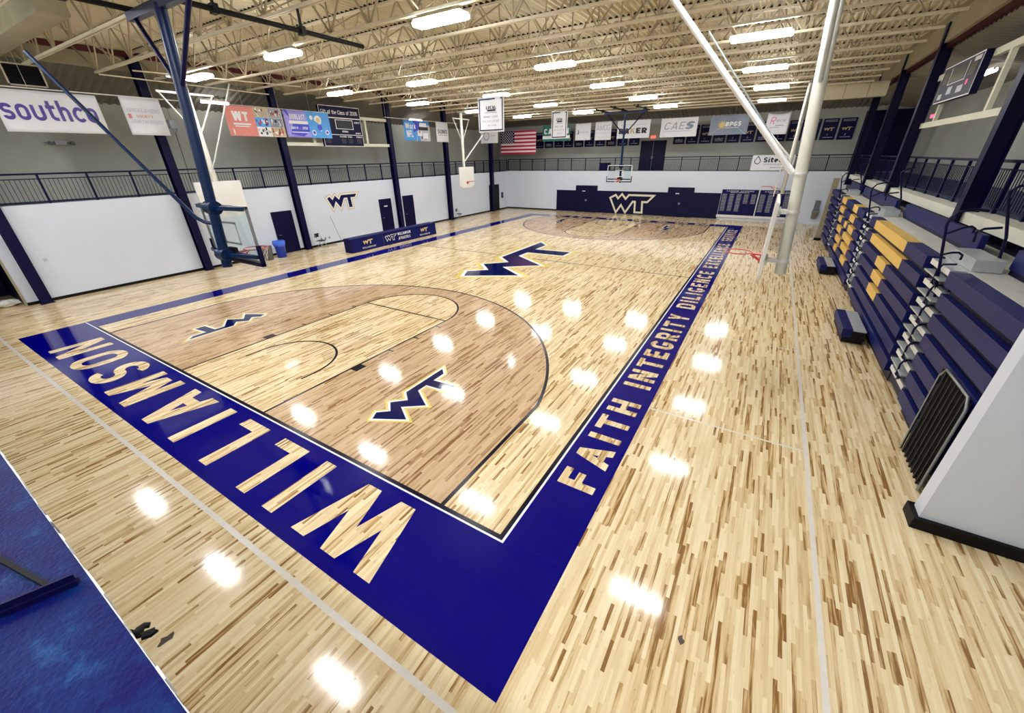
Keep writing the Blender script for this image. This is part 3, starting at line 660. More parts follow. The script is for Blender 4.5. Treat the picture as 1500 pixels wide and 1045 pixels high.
# banners hung over the court
RX = (1,0,0); NX = (0,-1,0)
def court_banner(lab, O, w, h, ph, s=7):
    m = .06
    banner('hanging_banner', lab, O, RX, w, h, VINYL, [('border', 1, INK, [box2(m,m,w-m,m+.045), box2(m,h-m-.045,w-m,h-m), box2(m,m,m+.045,h-m), box2(w-m-.045,m,w-m,h-m)]),
      ('emblem', 1, BLKI, tx('LOCAL', w*.30, h*.66, h*.09, .24, width=w*.4)+[box2(w*.34,h*.60,w*.68,h*.65), box2(w*.26,h*.56,w*.74,h*.57)]), ('fine_print', 1, GRYI, tx('WINNER', w*.2, h*.42, h*.055, .14, width=w*.25)+tx('LODGE', w*.52, h*.42, h*.055, .14, width=w*.25)+tx('20-22-24-AD', w*.16, h*.29, h*.06, .14, width=w*.66)+tx('IN-GYM', w*.35, h*.17, h*.05, .14, width=w*.33))],
      N=NX, wave=.035, ph=ph, thick=.006)
    e = MB(); return
court_banner('larger white bordered banner hanging over the left court', (-2.42,14.12,5.64), 1.38, 1.36, .5)
court_banner('smaller white bordered banner hanging over mid court', (-2.12,21.02,5.53), 1.02, 1.40, 2.0)
for lab, x0, x1, y, z in (('left bordered banner', -2.4, -1.1, 14.12, 7.0), ('mid court bordered banner', -2.1, -1.15, 21.02, 6.93)):
    tag(MB().tube([(x0-.05,y,z-.01),(x1+.08,y,z-.01)], .012, 8).tube([(x0+.1,y-.03,z),(x0+.1,y-.03,7.50)], .005, 5).tube([(x1-.1,y-.03,z),(x1-.1,y-.03,7.50)], .005, 5).build('banner_rod', STEEL), 'thin rod and wires holding the '+lab, 'rod')
# far banners (y = 32.6)
YF = 32.6
# flag
fw, fh = 3.75, 1.90
stars = []
for r in range(9):
    for c in range(6 if r % 2 == 0 else 5):
        sx = .12+(c+(0 if r % 2 == 0 else .5))*.25; sy = fh-.10-r*.112; stars.append([(sx+(.07 if k % 2 == 0 else .032)*math.sin(k*math.pi/5), sy+(.07 if k % 2 == 0 else .032)*math.cos(k*math.pi/5)) for k in range(10)])
banner('national_flag', 'United States flag hanging in the far left corner', (-13.1,YF,4.84), RX, fw, fh, mat('flag_white', (.92,.80,.84), .6),
  [('red_stripe', 1, mat('flag_red', (.50,.01,.07), .6), [box2(0,fh*k/13,fw,fh*(k+1)/13) for k in range(0, 13, 2)]), ('canton', 2, INK, [box2(0,fh*6/13,1.5,fh)]), ('star', 3, WHI, stars)], cat='flag', N=NX)
banner('sponsor_banner', 'small white banner with a ring emblem left of the flag', (-11.45,27.0,5.64), RX, 1.66, 1.2, VINYL, [('emblem', 1, GRYI, [[(v.x, v.y) for v in q] for q in ribbon(circ(.55,.5,.27,24), .07, True)]+[box2(1.0,.5,1.45,.54)])], group='sponsor banners across the far end', N=NX)
FG = 'sponsor banners across the far end'
banner('sponsor_banner', 'green banner with white lettering, partly behind a hanging banner', (-8.68,YF,5.79), RX, 2.63, 1.22, GRN, [('white_band', 1, WHI, [box2(0,.18,2.63,.42)]), ('lettering', 1, WHI, tx('CARSON', .15, .55, .42, .24, width=2.35))], group=FG, N=NX)
banner('sponsor_banner', 'square white banner with a small letter J and thin grey line', (-5.56,YF,5.78), RX, 1.38, 1.24, VINYL, [('lettering', 1, INK, tx('J', .18, .45, .3, .2)), ('fine_print', 1, PALI, tx('JOHNSTONE', .38, .52, .12, .14, width=.85))], group=FG, N=NX, wave=.01)
banner('sponsor_banner', 'square white banner with tall thin grey letters on the far side', (-3.80,YF,5.74), RX, 1.38, 1.32, VINYL, [('lettering', 1, GRYI, tx('AMDG', .12, .68, .42, .10, width=1.15)), ('fine_print', 1, PALI, tx('EXTERIOR', .14, .44, .12, .1, width=1.1)+tx('CONTRACTORS', .14, .16, .12, .1, width=1.1))], group=FG, N=NX, wave=.01)
banner('sponsor_banner', 'wide white banner with heavy black lettering behind the far goal pole', (-1.93,YF,5.80), RX, 2.58, 1.24, VINYL, [('lettering', 1, BLKI, tx('BA', .15, .32, .38, .27, width=.85)+tx('ER', 1.52, .32, .38, .27, width=.85)), ('red_letter', 1, TAN, tx('K', 1.07, .32, .38, .2, width=.38)), ('fine_print', 1, PALI, lines(.3,2.3,[.9],.04,5))], group=FG, N=NX)
banner('sponsor_banner', 'wide white banner with slanted grey lettering right of the exit sign', (1.47,YF,5.77), RX, 2.60, 1.24, VINYL, [('lettering', 1, GRYI, tx('CAE', .22, .50, .48, .13, width=1.42, slant=.22)), ('bold_letter', 1, SLATE, tx('S', 1.72, .48, .50, .28, width=.55, slant=.2)), ('fine_print', 1, PALI, [box2(.2,.36,2.3,.40)])], group=FG, N=NX)
sun = [[(.80+.07*math.cos(a+1.57), .62+.07*math.sin(a+1.57)), (.80+.32*math.cos(a), .62+.32*math.sin(a)), (.80+.07*math.cos(a-1.57), .62+.07*math.sin(a-1.57))] for a in [2*math.pi*k/12+.2 for k in range(12)]]
banner('sponsor_banner', 'slate grey banner with a gold sunburst and white letters', (4.93,YF,5.79), RX, 2.45, 1.20, SLATE, [('emblem', 1, GOLDI, sun), ('lettering', 2, WHI, tx('BPGS', 1.0, .52, .28, .24, width=.98, slant=.1)+[box2(1.0,.42,1.9,.445)]), ('ray', 1, GRYI, [[(0,0),(.6,.42),(.64,.40),(.08,0)], [(2.45,0),(1.9,.36),(1.86,.34),(2.36,0)]])], group=FG, N=NX)
banner('sponsor_banner', 'white sagging banner with a pink letter R beside the tall cream pole', (8.45,YF,5.70), RX, 1.32, 1.30, VINYL, [('lettering', 1, PNK, tx('R', .2, .62, .42, .13, slant=.2)), ('fine_print', 1, GRYI, tx('REALTOR', .55, .74, .14, .16, width=.55, slant=.2)+[box2(.55,.5,1.05,.55), box2(.2,.4,.8,.43)])], group=FG, N=NX, wave=.012, sag=.12)
banner('sponsor_banner', 'white landscape supply banner tied to the far railing', (8.10,33.10,3.46), RX, 2.58, .98, VINYL, [('lettering', 1, BLKI, tx('SiteOne', .72, .52, .32, .22, width=1.75)), ('emblem', 1, INK, [[(v.x, v.y) for v in q] for q in ribbon([(.35,.92),(.16,.62),(.22,.48),(.35,.42),(.48,.48),(.54,.62)], .045, True)]), ('fine_print', 1, GRYI, lines(.8,2.4,[.38],.04,5)+lines(1.2,2.3,[.16],.05,6))], group=FG, N=(0,-1,0))
fr = thing('banner_wire', (0, YF+.01, 0), 'thin wires holding the banners across the far end', 'wire')
MB().tube([(-13.1,.025,7.03),(9.8,.025,7.03)], .006, 5).build('wire', STEEL, fr)
h_ = MB()
for x in (-12,-10,-8,-4.9,-3.1,-1.2,2.7,6.1,9.1): h_.tube([(x,.02,6.7 if x < -9 else 7.0),(x,.02,8.52)], .005, 5)
h_.tube([(-11.2,-5.58,6.80),(-11.2,-5.58,8.52)], .005, 5).tube([(-10.0,-5.58,6.80),(-10.0,-5.58,8.52)], .005, 5)
h_.build('hanger_wire', STEEL, fr)
# championship banners on the far upper wall
cx = [-11.19+1.035*k for k in range(10)]+[1.84+1.0*k for k in range(12)]
CBT = None
for i, x in enumerate(cx):
    lab = 'navy championship banner with gold WT, %s %s the far double door' % (ORD[(9-i) if i < 10 else (i-10)], 'left of' if i < 10 else 'right of')
    wd = .92
    b = banner('championship_banner', lab, (x, 35.93, 5.34), RX, wd, 1.32, INK, [
       ('border', 1, PALI, [box2(0,0,.012,1.32), box2(wd-.012,0,wd,1.32)]),
       ('emblem', 2, GOLDI, lg(.46, .66, .60)), ('lettering', 2, PALI, lines(.12,.8,[1.20,1.12],.035,i+20,.5)+tx(str(1+i % 4), .40, .26, .12, .2)+lines(.18,.76,[.14]+([.22,.30] if i % 3 == 1 else []),.04,i+60,.5))],
       group='championship banners on the far wall', N=NX, thick=.02)
ex = thing('exit_sign', (.16, 35.98, 5.84), 'small glowing red exit sign above the far double door', 'sign')
MB().box(-.20,.20,-.05,0,0,.2).build('sign_box', EXITM, ex)
b2 = MB(); place2d(b2, tx('EXIT', 0, .04, .12, .2, cx=0), (0,0,0), RX, (0,0,1), NX, .054, WHI); b2.build('lettering', WHI, ex)

# far wall padding, emblem, record boards
pad = thing('wall_pad', (0, 33.1, 0), 'navy padded panels along the far wall under the WT emblem', 'wall padding')
for a, c, top in ((-7.33,-5.42,1.82),(-3.38,2.62,1.84),(4.6,6.54,1.88)):
    MB().box(a,c,-.06,0,.02,top).build('pad_panel', NAVYD, pad, bevel=.01)
def outline(w, d1, d2, N_=.0): pass
em = MB(); O_ = (-.36,-.0,.87)
place2d(em, lg(0,0,3.25,.20), O_, RX, (0,0,1), NX, .066, mat('cream_emblem_paint', (.78,.74,.58), .5)); em.build('emblem_border', None, pad)
em = MB(); place2d(em, lg(0,0,3.25,.05), O_, RX, (0,0,1), NX, .070, NAVYD); em.build('emblem', NAVYD, pad)
we = thing('wall_emblem', (-12.75, 13.78, 2.33), 'navy WT emblem with gold outline on the left wall', 'wall emblem')
em = MB(); place2d(em, lg(0,0,2.15,.13), (0,0,0), RL, (0,0,1), NL, .006, mat('pale_gold_paint', (.66,.58,.36), .5)); em.build('gold_border', None, we)
em = MB(); place2d(em, lg(0,0,2.15,.075), (0,0,0), RL, (0,0,1), NL, .010, WHITE); em.build('white_border', WHITE, we)
em = MB(); place2d(em, lg(0,0,2.15), (0,0,0), RL, (0,0,1), NL, .014, INK); em.build('emblem', INK, we)
for k, (x0, x1) in enumerate(((6.58, 9.02), (9.10, 11.62))):
    rb = thing('record_board', (x0, 33.09, .36), 'navy board of record names on the far wall, %s one' % ['left','right'][k], 'board', 'record boards on the far wall')
    W = x1-x0; MB().box(0,W,-.05,0,0,1.80).build('panel', INK, rb)
    b2 = MB(); place2d(b2, tx('CAREER SCORING', .3, 1.66, .07, .2, width=W-.6)+tx('RECORDS', .6, 1.57, .06, .2, width=W-1.2), (0,0,0), RX, (0,0,1), NX, .056, PALI); b2.build('heading', PALI, rb)
    b2 = MB(); pl = []
    for c in range(5):
        ys = [1.46-.062*j for j in range(20 if c < 3 else (11 if k == 0 else 18))]
        pl += lines(.08+c*W/5, .08+c*W/5+W/5*.62, ys, .028, c+k*9, .42)
    place2d(b2, pl, (0,0,0), RX, (0,0,1), NX, .056, PALI); b2.build('lettering', GRYI, rb)
tb = thing('board_ledge', (6.5, 33.08, .18), 'white ledge strip under the record boards', 'trim'); MB().box(0,5.2,-.08,0,0,.17).build('ledge', WHITE, tb)
st('trim_7', MB().box(9.03, 9.09, 33.03, 33.1, .35, 2.16), WHITE)

# scoreboards
def scoreboard(label, O, R, N, w, h, lit):
    R = Vector(R); N = Vector(N); U = Vector((0,0,1)); t = thing('scoreboard', O, label, 'scoreboard', 'wall scoreboards')
    c = MB(); o = Vector((0,0,0)); c.prism([o, R*w, R*w+U*h, U*h], -N*.15); c.build('cabinet', NAVYD, t)
    def P(nm, lv, m, polys):
        b = MB(); place2d(b, polys, (0,0,0), R, U, N, .004+.003*lv, m)
        b.build_each(nm, m, t) if nm == 'digit_window' else b.build(nm, m, t)
    fr = [box2(0,0,w,.03), box2(0,h-.03,w,h), box2(0,0,.03,h), box2(w-.03,0,w,h)]
    if not lit:
        P('trim_line', 1, WHI, fr+[box2(0,h*.70,w,h*.725), box2(0,h*.29,w,h*.305)]+[box2(w*.34,h*.44,w*.78,h*.455), box2(w*.34,h*.66,w*.78,h*.675), box2(w*.34,h*.44,w*.355,h*.675), box2(w*.765,h*.44,w*.78,h*.675)])
        P('lettering', 1, WHI, tx('Gift of the Class of 2006', .12, h*.80, .20, .14, width=w-.3, gap=.1)+tx('HOME', .15, h*.60, .09, .2)+tx('GUEST', w*.82, h*.60, .09, .2, width=.4)+tx('PERIOD', w*.48, h*.36, .09, .2, width=.4)+tx('BONUS', w*.82, h*.33, .07, .2, width=.36)+tx('FOULS', .12, h*.23, .08, .2, width=.42)+tx('PLAYER', w*.40, h*.23, .08, .2, width=.45)+tx('FOUL', w*.60, h*.23, .08, .2, width=.3)+tx('FOULS', w*.82, h*.23, .08, .2, width=.4))
        P('digit_window', 1, BLKI, [box2(w*.37,h*.47,w*.75,h*.65), box2(.12,h*.08,.45,h*.20), box2(w*.42,h*.08,w*.54,h*.20), box2(w*.6,h*.08,w*.72,h*.20), box2(w*.82,h*.08,w*.94,h*.20)])
    else:
        P('trim_line', 1, WHI, fr+[box2(w*.25,h*.45,w*.70,h*.475), box2(w*.25,h*.45,w*.265,h*.9), box2(w*.69,h*.45,w*.705,h*.9)])
        P('digit_window', 1, mat('dark_window', (.03,.035,.03), .2), [box2(w*.28,h*.5,w*.67,h*.88), box2(w*.06,h*.5,w*.2,h*.85), box2(w*.75,h*.5,w*.92,h*.85)])
        P('lettering', 1, PALI, [box2(w*.08,h*.1,w*.2,h*.25), box2(w*.32,h*.18,w*.45,h*.38), box2(w*.6,h*.15,w*.75,h*.32), box2(w*.8,h*.82,w*.95,h*.93)])
        P('lit_digit', 2, REDL, tx('0', w*.80, h*.28, h*.14, .25))
    return t
scoreboard('dark scoreboard on the left wall frame, gift line across its top', (-12.40,13.08,5.33), RL, NL, 2.75, 2.02, False)
scoreboard('dark scoreboard above the bleachers, seen at a steep angle', (13.60,16.85,5.90), (0,-1,0), (-1,0,0), 3.2, .95, True)
PALEST = mat('pale_cream_steel', (.72, .72, .60), .5, var=.08)
def frame(label, x, y0, y1, zs, vs):
    t = thing('support_truss', (x, y0, 0), label, 'support'); b = MB()
    for z in zs: MB().box(-.06,.06,0,y1-y0,z-.08,z+.08).build('crossbar', PALEST, t)
    for v in vs: MB().box(-.05,.05,v-y0-.07,v-y0+.07,zs[0]+.08,zs[1]-.08).build('upright', PALEST, t)
frame('cream steel frame carrying the left wall scoreboard', -12.615, 10.84, 18.06, (5.42, 6.85), (12.6, 16.3))
frame('cream steel frame carrying the scoreboard above the bleachers', 13.815, 10.59, 18.26, (5.36, 6.75), (12.6, 16.9))
tag(MB().box(13.80,13.83,17.2,17.6,5.56,5.66).build('shot_clock_digit', REDL), 'small glowing red digits below the right scoreboard', 'display')

# ------------------------------------------------------------------ baskets
def ring(c, r, rr, n=28, tilt=None): return [(c[0]+r*math.cos(2*math.pi*k/n), c[1]+r*math.sin(2*math.pi*k/n), c[2]) for k in range(n)]
def hoop(t, glass=True, net=True, zr=3.05):
    """rim centre at local origin, board behind at -y; faces +y"""
    rim = MB().tube(ring((0,0,zr), .2286, .009), .010, 8, closed=True).build('rim', ORNG, t)
    MB().box(-.06,.06,-.38,-.23,zr-.03,zr-.005).box(-.09,.09,-.385,-.37,zr-.17,zr).bar((-.05,-.37,zr-.13),(-.10,-.21,zr-.02),.02,.02).bar((.05,-.37,zr-.13),(.10,-.21,zr-.02),.02,.02).build('rim_bracket', ORNG, t)
    if net:
        b = MB(); n = 12
        for k in range(n):
            for sgn in (1, -1):
                pts = []
                for j in range(6):
                    a = 2*math.pi*(k+sgn*j*.5)/n; rr = .225-.10*(j/5)**.7; pts.append((rr*math.cos(a), rr*math.sin(a), zr-.015-.42*j/5))
                b.tube(pts, .0035, 4, cap=False)
        b.build('net', NET, rim)
def main_goal(label, loc, rot, top, frame_dark, zs):
    t = thing('basketball_goal', loc, label, 'basketball goal', 'glass basketball goals'); t.rotation_euler.z = rot
    hoop(t)
    MB().box(-.90,.90,-.415,-.395,2.92,3.96).build('glass_board', GLASS, t)
    b = MB()
    for x0, x1, z0, z1 in ((-.915,.915,3.93,3.975),(-.915,.915,2.90,2.945),(-.915,-.87,2.9,3.975),(.87,.915,2.9,3.975)): b.box(x0,x1,-.425,-.385,z0,z1)
    b.build('board_frame', WHITE if frame_dark else STEEL, t)
    b = MB()
    for x0, x1, z0, z1 in ((-.305,.305,3.61,3.65),(-.305,.305,3.20,3.24),(-.305,-.265,3.2,3.65),(.265,.305,3.2,3.65)): b.box(x0,x1,-.393,-.389,z0,z1)
    b.build('shooter_square', WHITE, t)
    MB().box(-.95,.95,-.45,-.365,2.83,2.90).box(-.95,-.90,-.45,-.365,2.85,3.25).box(.90,.95,-.45,-.365,2.85,3.25).build('edge_pad', NAVYD, t, bevel=.01)
    B, T = Vector((-.02,-.66,2.78)), Vector(top)
    MB().tube([B, T], .092 if not frame_dark else .075, 16).build('mast', NAVYB, t)
    dd = (T-B).normalized(); at = lambda z: B+dd*((z-B.z)/dd.z)
    for z in (3.93, 3.03):
        p = at(z); b = MB()
        for s in (-1, 1): b.bar((s*.85,-.47,z),(s*.10,p.y,z),.06,.07)
        b.bar((-.9,-.47,z),(.9,-.47,z),.05,.07).tube([(p.x-.14,p.y,z),(p.x+.14,p.y,z)], .13, 12)
        b.build('board_arm', NAVYB, t)
    MB().bar((0,-.42,3.02),(0,-.62,3.0),.12,.12).box(-.14,.14,-.5,-.43,2.95,3.15).build('goal_mount', BLACK, t)
    Z = T.z; hb_ = 1.22 if not frame_dark else 1.5; b = MB().bar((T.x-hb_,T.y,Z),(T.x+hb_,T.y,Z),.13,.13); b.build('cross_beam', NAVYB, t)
    j = at(6.0)
    for s in (-1, 1): MB().tube([(T.x+s*(hb_-.15),T.y,Z), (j.x+s*.06,j.y,5.95)], .04, 8).build('side_brace', NAVY, t)
    runs = [(0, zs[0], zs[1]), (-1, zs[0], zs[0]+1.9), (1, zs[0], zs[0]+1.6 if not frame_dark else zs[1]-1.2)]
    if frame_dark: runs[1] = (-1, zs[0], zs[1])
    for s, a_, c_ in runs:
        X_ = T.x+s*(hb_-.05)+(.05 if s == 0 else 0)
        pp_ = MB().tube([(X_,a_,Z+.11),(X_,c_,Z+.11)], .045, 10).build('support_pipe', BLACK, t)
        for jy in JY:
            ly = (jy-loc[1])*(1 if rot == 0 else -1)
            if a_+.05 < ly < c_-.05: MB().box(X_-.08,X_+.08,ly-.05,ly+.05,Z+.04,Z+.19).box(X_-.02,X_+.02,ly-.02,ly+.02,Z+.19,JB-loc[2]+.04).build('pipe_clamp', BLACK, pp_)
    return t, at
g, at = main_goal('near glass basketball goal on a thick blue mast', (.43, 1.50, -.11), 0, (-.10,-.30,7.10), False, (-1.9, 3.9))
p = at(3.75); MB().tube([(p.x-.03,p.y-.02,3.62),(p.x-.28,p.y-.10,3.66),(p.x-.42,p.y-.16,3.74),(-2.75,-1.55,6.57)], .036, 10).build('diagonal_brace', NAVYB, g)
main_goal('far glass basketball goal hanging from black pipe frame', (-.10, 28.0, -.02), math.pi, (.0,-.5,7.28), True, (-1.2, 2.6))
FRM = mat('off_white_frame_paint', (.5, .5, .46), .5, spec=.2)
def side_goal(label, x, y, face, zo, leanx, brace, col):
    t = thing('side_basketball_goal', (x, y, zo), label, 'basketball goal', 'white side court goals'); t.rotation_euler.z = face
    hoop(t, net=False)
    b = MB(); pts = [(-.88,2.83),(-.52,2.62),(.52,2.62),(.88,2.83),(.88,3.60),(.88,4.02),(-.88,4.02)]
    b.prism([(p[0], -.40, p[1]) for p in pts], (0,-.045,0)); b.build('backboard', BOARDW, t)
    zb = 2.72
    B = Vector((0,-.62 if face < 0 else -.76,zb)); T = Vector((leanx[0], leanx[1], 7.42-zo)); r = .135
    MB().tube([B, T], col, 16).build('mast', POLEW, t)
    dd = (T-B).normalized(); at = lambda z: B+dd*((z-B.z)/dd.z)
    for z in (3.80, 2.95): p_ = at(z); MB().bar((-.3,-.47,z),(.3,-.47,z),.06,.10).bar((0,-.45,z),(p_.x,p_.y,z),.1,.08).build('board_arm', WHITE, t)
    for z in (2.95, 3.80, 4.42): p_ = at(z); MB().tube([p_-dd*.02, p_+dd*.02], col+.014, 16).build('mast_clamp', WHITE, t)
    q = at(4.42)
    MB().tube([q+Vector((0,.12,0)), Vector(brace)], [.028 if col > .11 else .05]*2, 10).build('diagonal_brace', FRM if col > .11 else WHITE, t)
    MB().tube([q+Vector((0,.2,.12)), Vector(brace)+Vector((0,-.9,-.8))], .015, 6).build('cable', STEEL, t)
    MB().box(T.x-.5,T.x+.5,T.y-.06,T.y+.06,7.40-zo,7.475-zo).build('ceiling_mount', STEEL, t)
    MB().bar((T.x-.95,T.y,7.05),(T.x+.95,T.y,7.05),.07,.07).tube([(T.x-.9,T.y,7.05),at(5.6)], .035, 8).tube([(T.x+.9,T.y,7.05),at(5.6)], .035, 8).build('top_frame', FRM, t)
    return t
side_goal('white side goal on left, board behind the blue mast', -9.35, 5.75, -math.pi/2, -.10, (0,-.62), (-1.55,-.35,7.5), .115)
side_goal('white side goal far down the left wall', -9.35, 22.6, -math.pi/2, .0, (0,-.62), (-2.1,-.3,6.1), .10)
side_goal('cream side goal in right foreground with thick tilted pole', 9.48, 5.75, math.pi/2, -.12, (.0,-.42), (0,2.10,7.35), .092)
side_goal('cream side goal behind the nearer right one', 9.50, 22.6, math.pi/2, .0, (0,-.72), (0,2.3,7.3), .09)

# ------------------------------------------------------------------ bleachers
def xf(k): return 12.78-.022*(k-1)
ZT = [.50+.378*k for k in range(7)]
secs = [(3.32,6.42,[[],[],[],[],[],[],[]], 'nearest bleacher bank, all navy rows, beside the white return wall'),
 (7.75,13.95,[[],[],[],[],[],[],[]], 'bleacher bank with gold seats forming a letter T'),
 (15.25,21.95,[[],[],[],[],[],[],[]], 'bleacher bank with gold seats forming a letter W'),
 (23.1,26.1,[[],[],[],[],[],[],[]], 'farthest bleacher bank, navy rows by the cream end post')]
secs[1][2][6] = [(9.35,13.12)]; secs[1][2][5] = [(9.3,13.12)]
for k in (4,3,2): secs[1][2][k] = [(10.5,11.65)]
secs[2][2][6] = [(19.93,21.3),(16.73,17.84)]; secs[2][2][5] = [(19.94,21.4),(16.83,18.03)]
secs[2][2][4] = [(20.0,21.03),(18.3,18.98),(16.53,17.82)]; secs[2][2][3] = [(19.4,20.79),(16.4,18.6)]
secs[2][2][2] = [(18.9,20.5),(16.6,18.4)]; secs[2][2][1] = [(19.3,20.24),(16.43,17.69)]
for y0, y1, gold, lab in secs:
    t = thing('bleacher_bank', (0, y0, 0), lab, 'bleachers', 'folded navy and gold bleachers')
    for k in range(7):
        x = xf(k+1); z = ZT[k]; g = gold[k]; cuts = sorted([y0]+[v for q in g for v in q]+[y1]); b = MB(); gb = MB()
        for a, c in zip(cuts[:-1], cuts[1:]):
            isg = any(abs(a-q[0]) < 1e-6 for q in g)
            n = max(1, round((c-a)/.46)); tgt = gb if isg else b
            tgt.box(x, x+.26, a-y0+.003, c-y0-.003, z-.235, z)
            tgt.box(x-.004, x+.006, a-y0+.003, c-y0-.003, z-.02, z+.004)
        b.build_each('seat_row', SEATB, t, bevel=.008, per=2) if b.v else None
        if gb.v: gb.build_each('gold_seat', SEATG, t, bevel=.008, per=2)
        MB().box(x+.13, x+.15, .02, y1-y0-.02, (ZT[k-1] if k else .02)+.002, z-.236).build('riser', mat('black_riser', (.006,.006,.02), .6) if k == 0 and y0 < 4 else bpy.data.materials['black_riser'], t)
    MB().box(13.09, 13.2, .05, y1-y0-.05, .02, 2.70).build('understructure', NAVYD, t)
# deck behind the top row
tag(MB().box(13.21, 13.99, 3.27, 26.24, 2.60, 2.77).box(12.925, 13.21, 3.27, 26.24, 2.715, 2.77).build('bleacher_deck', CONC), 'pale grey deck strip behind the top bleacher row', 'deck')
for i, (a, c) in enumerate(((3.4,6.62),(8.1,14.0),(15.3,21.8),(22.8,26.0))):
    bq = thing('bench', (13.36, a, 2.77), 'navy upper bench along the balcony edge, %s from the camera' % ORD[i], 'bench', 'upper benches')
    MB().box(0,.105,0,c-a,.08,.39).build('seat', SEATB, bq, bevel=.01)
    MB().box(.02,.10,.02,c-a-.02,0,.08).build('support', NAVYD, bq)
for i, (ya, yb) in enumerate(((6.5,7.65),(14.0,15.2),(22.0,23.05))):
    t = thing('aisle_steps', (0, ya, 0), 'silver aisle steps with white noses in the bleachers, %s from the camera' % ORD[i], 'steps', 'aisle steps')
    W = yb-ya
    tr = MB(); ns = MB(); uc = MB()
    for k in range(7):
        x = xf(k+1); z = ZT[k]
        tr.box(x+.05, x+.26, .05, W-.05, z-.03, z-.005); ns.box(x+.04, x+.05, .05, W*.42, z-.10, z-.005); ns.box(x+.04, x+.05, W*.5, W-.05, z-.10, z-.005)
        if k: tr.box(x-.02, x+.2, W*.1, W*.9, z-.22, z-.19)
        uc.box(x+.12, x+.16, .02, W-.02, z-.36, z-.03)
    tr.build_each('tread', ALU, t); ns.build_each('nosing', WHITE, t); uc.build_each('dark_riser', NAVYD, t)
    bx = thing('step_box', (12.93, ya+.05, 2.78), 'loose silver step box on the bleacher deck, %s from the camera' % ORD[i], 'step', 'deck step boxes')
    MB().box(0,.36,0,1.15,.17,.19).build('tread', ALU, bx); MB().box(0,.02,0,1.15,0,.17).box(.34,.36,0,1.15,0,.17).box(.02,.34,0,.02,0,.17).box(.02,.34,1.13,1.15,0,.17).build('side_panel', ALU, bx)
    hr = thing('aisle_handrail', (0, ya+.40, 0), 'navy looped pipe handrail in the bleacher aisle, %s from the camera' % ORD[i], 'handrail', 'aisle handrails')
    MB().tube([(12.76,0,2.2),(12.60,0,2.9),(12.48,0,3.45),(12.49,0,3.57),(12.56,0,3.67),(12.72,0,3.72),(12.9,0,3.70)], .022, 8).build('top_loop', NAVY, hr)
    MB().tube([(12.51,0,3.30),(12.70,0,3.42),(12.79,0,3.45),(12.84,0,3.42),(12.84,0,3.34)], .018, 8).tube([(12.58,0,2.95),(12.70,0,3.0),(12.79,0,3.01),(12.85,0,2.97),(12.85,0,2.89)], .018, 8).build('hook_bar', NAVY, hr)
    MB().tube([(13.325,0,2.775),(13.25,0,3.3),(13.05,0,3.9),(13.02,0,4.0),(13.10,0,4.08),(13.3,0,4.14)], .022, 8).tube([(13.15,0,3.45),(12.95,0,3.42),(12.88,0,3.36),(12.90,0,3.2)], .020, 8).build('upper_rail', NAVY, hr)
    for k in range(6):
        x = xf(k+1)-.03; z = ZT[k]
        MB().tube([(x+.08,0,z),(x,0,z+.06),(x-.01,0,z+.30),(x+.03,0,z+.40),(x+.2,0,z+.42)], .018, 8).tube([(x+.02,-.14,z+.03),(x,.0,z+.12),(x+.02,.14,z+.03)], .014, 6).build('lower_loop', NAVY, hr)
for i, (y, lab) in enumerate(((9.78,'nearer'),(17.6,'farther'))):
    t = thing('pull_out_step', (12.22, y, 0), 'navy step box with silver top in front of the bleachers, %s one' % lab, 'step', 'front step boxes')
    MB().box(.22,.50,0,1.75,.36,.385).build('tread', ALU, t); MB().box(0,.22,0,1.75,.17,.40).build('front_edge', SEATB, t, bevel=.01); MB().box(.04,.50,.03,1.72,.03,.35).build('body', BLACK, t)
    b = MB()
    for q in (.2, 1.5): b.tube([(.1,q-.02,.03),(.1,q+.02,.03)], .03, 10)
    b.build('wheel', BLACK, t)
ep = thing('bleacher_end_post', (12.55, 26.25, 0), 'cream end panel closing the far bleachers', 'panel'); MB().box(0,.28,0,.1,.14,3.3).build('panel', FASC, ep); MB().box(-.04,.30,-.05,.12,0,.14).build('base', BASEB, ep)
gr = thing('folded_end_rail', (12.66, 3.86, .02), 'black slatted guard rail folded against the nearest bleachers', 'guard rail')
b = MB(); b.tube([(0,0,0),(0,0,1.45),(0,.12,1.6),(0,1.0,1.6),(0,1.12,1.45),(0,1.12,0)], .02, 8); b.build('frame', STEEL, gr)
b = MB()
for k in range(1, 9): b.box(-.008,.008,.14*k-.02,.14*k+.02,.02,1.56)
b.build('slat', BLACK, gr)
MB().box(.02,.03,.02,1.10,.02,1.55).build('backing_panel', BLACK, gr)

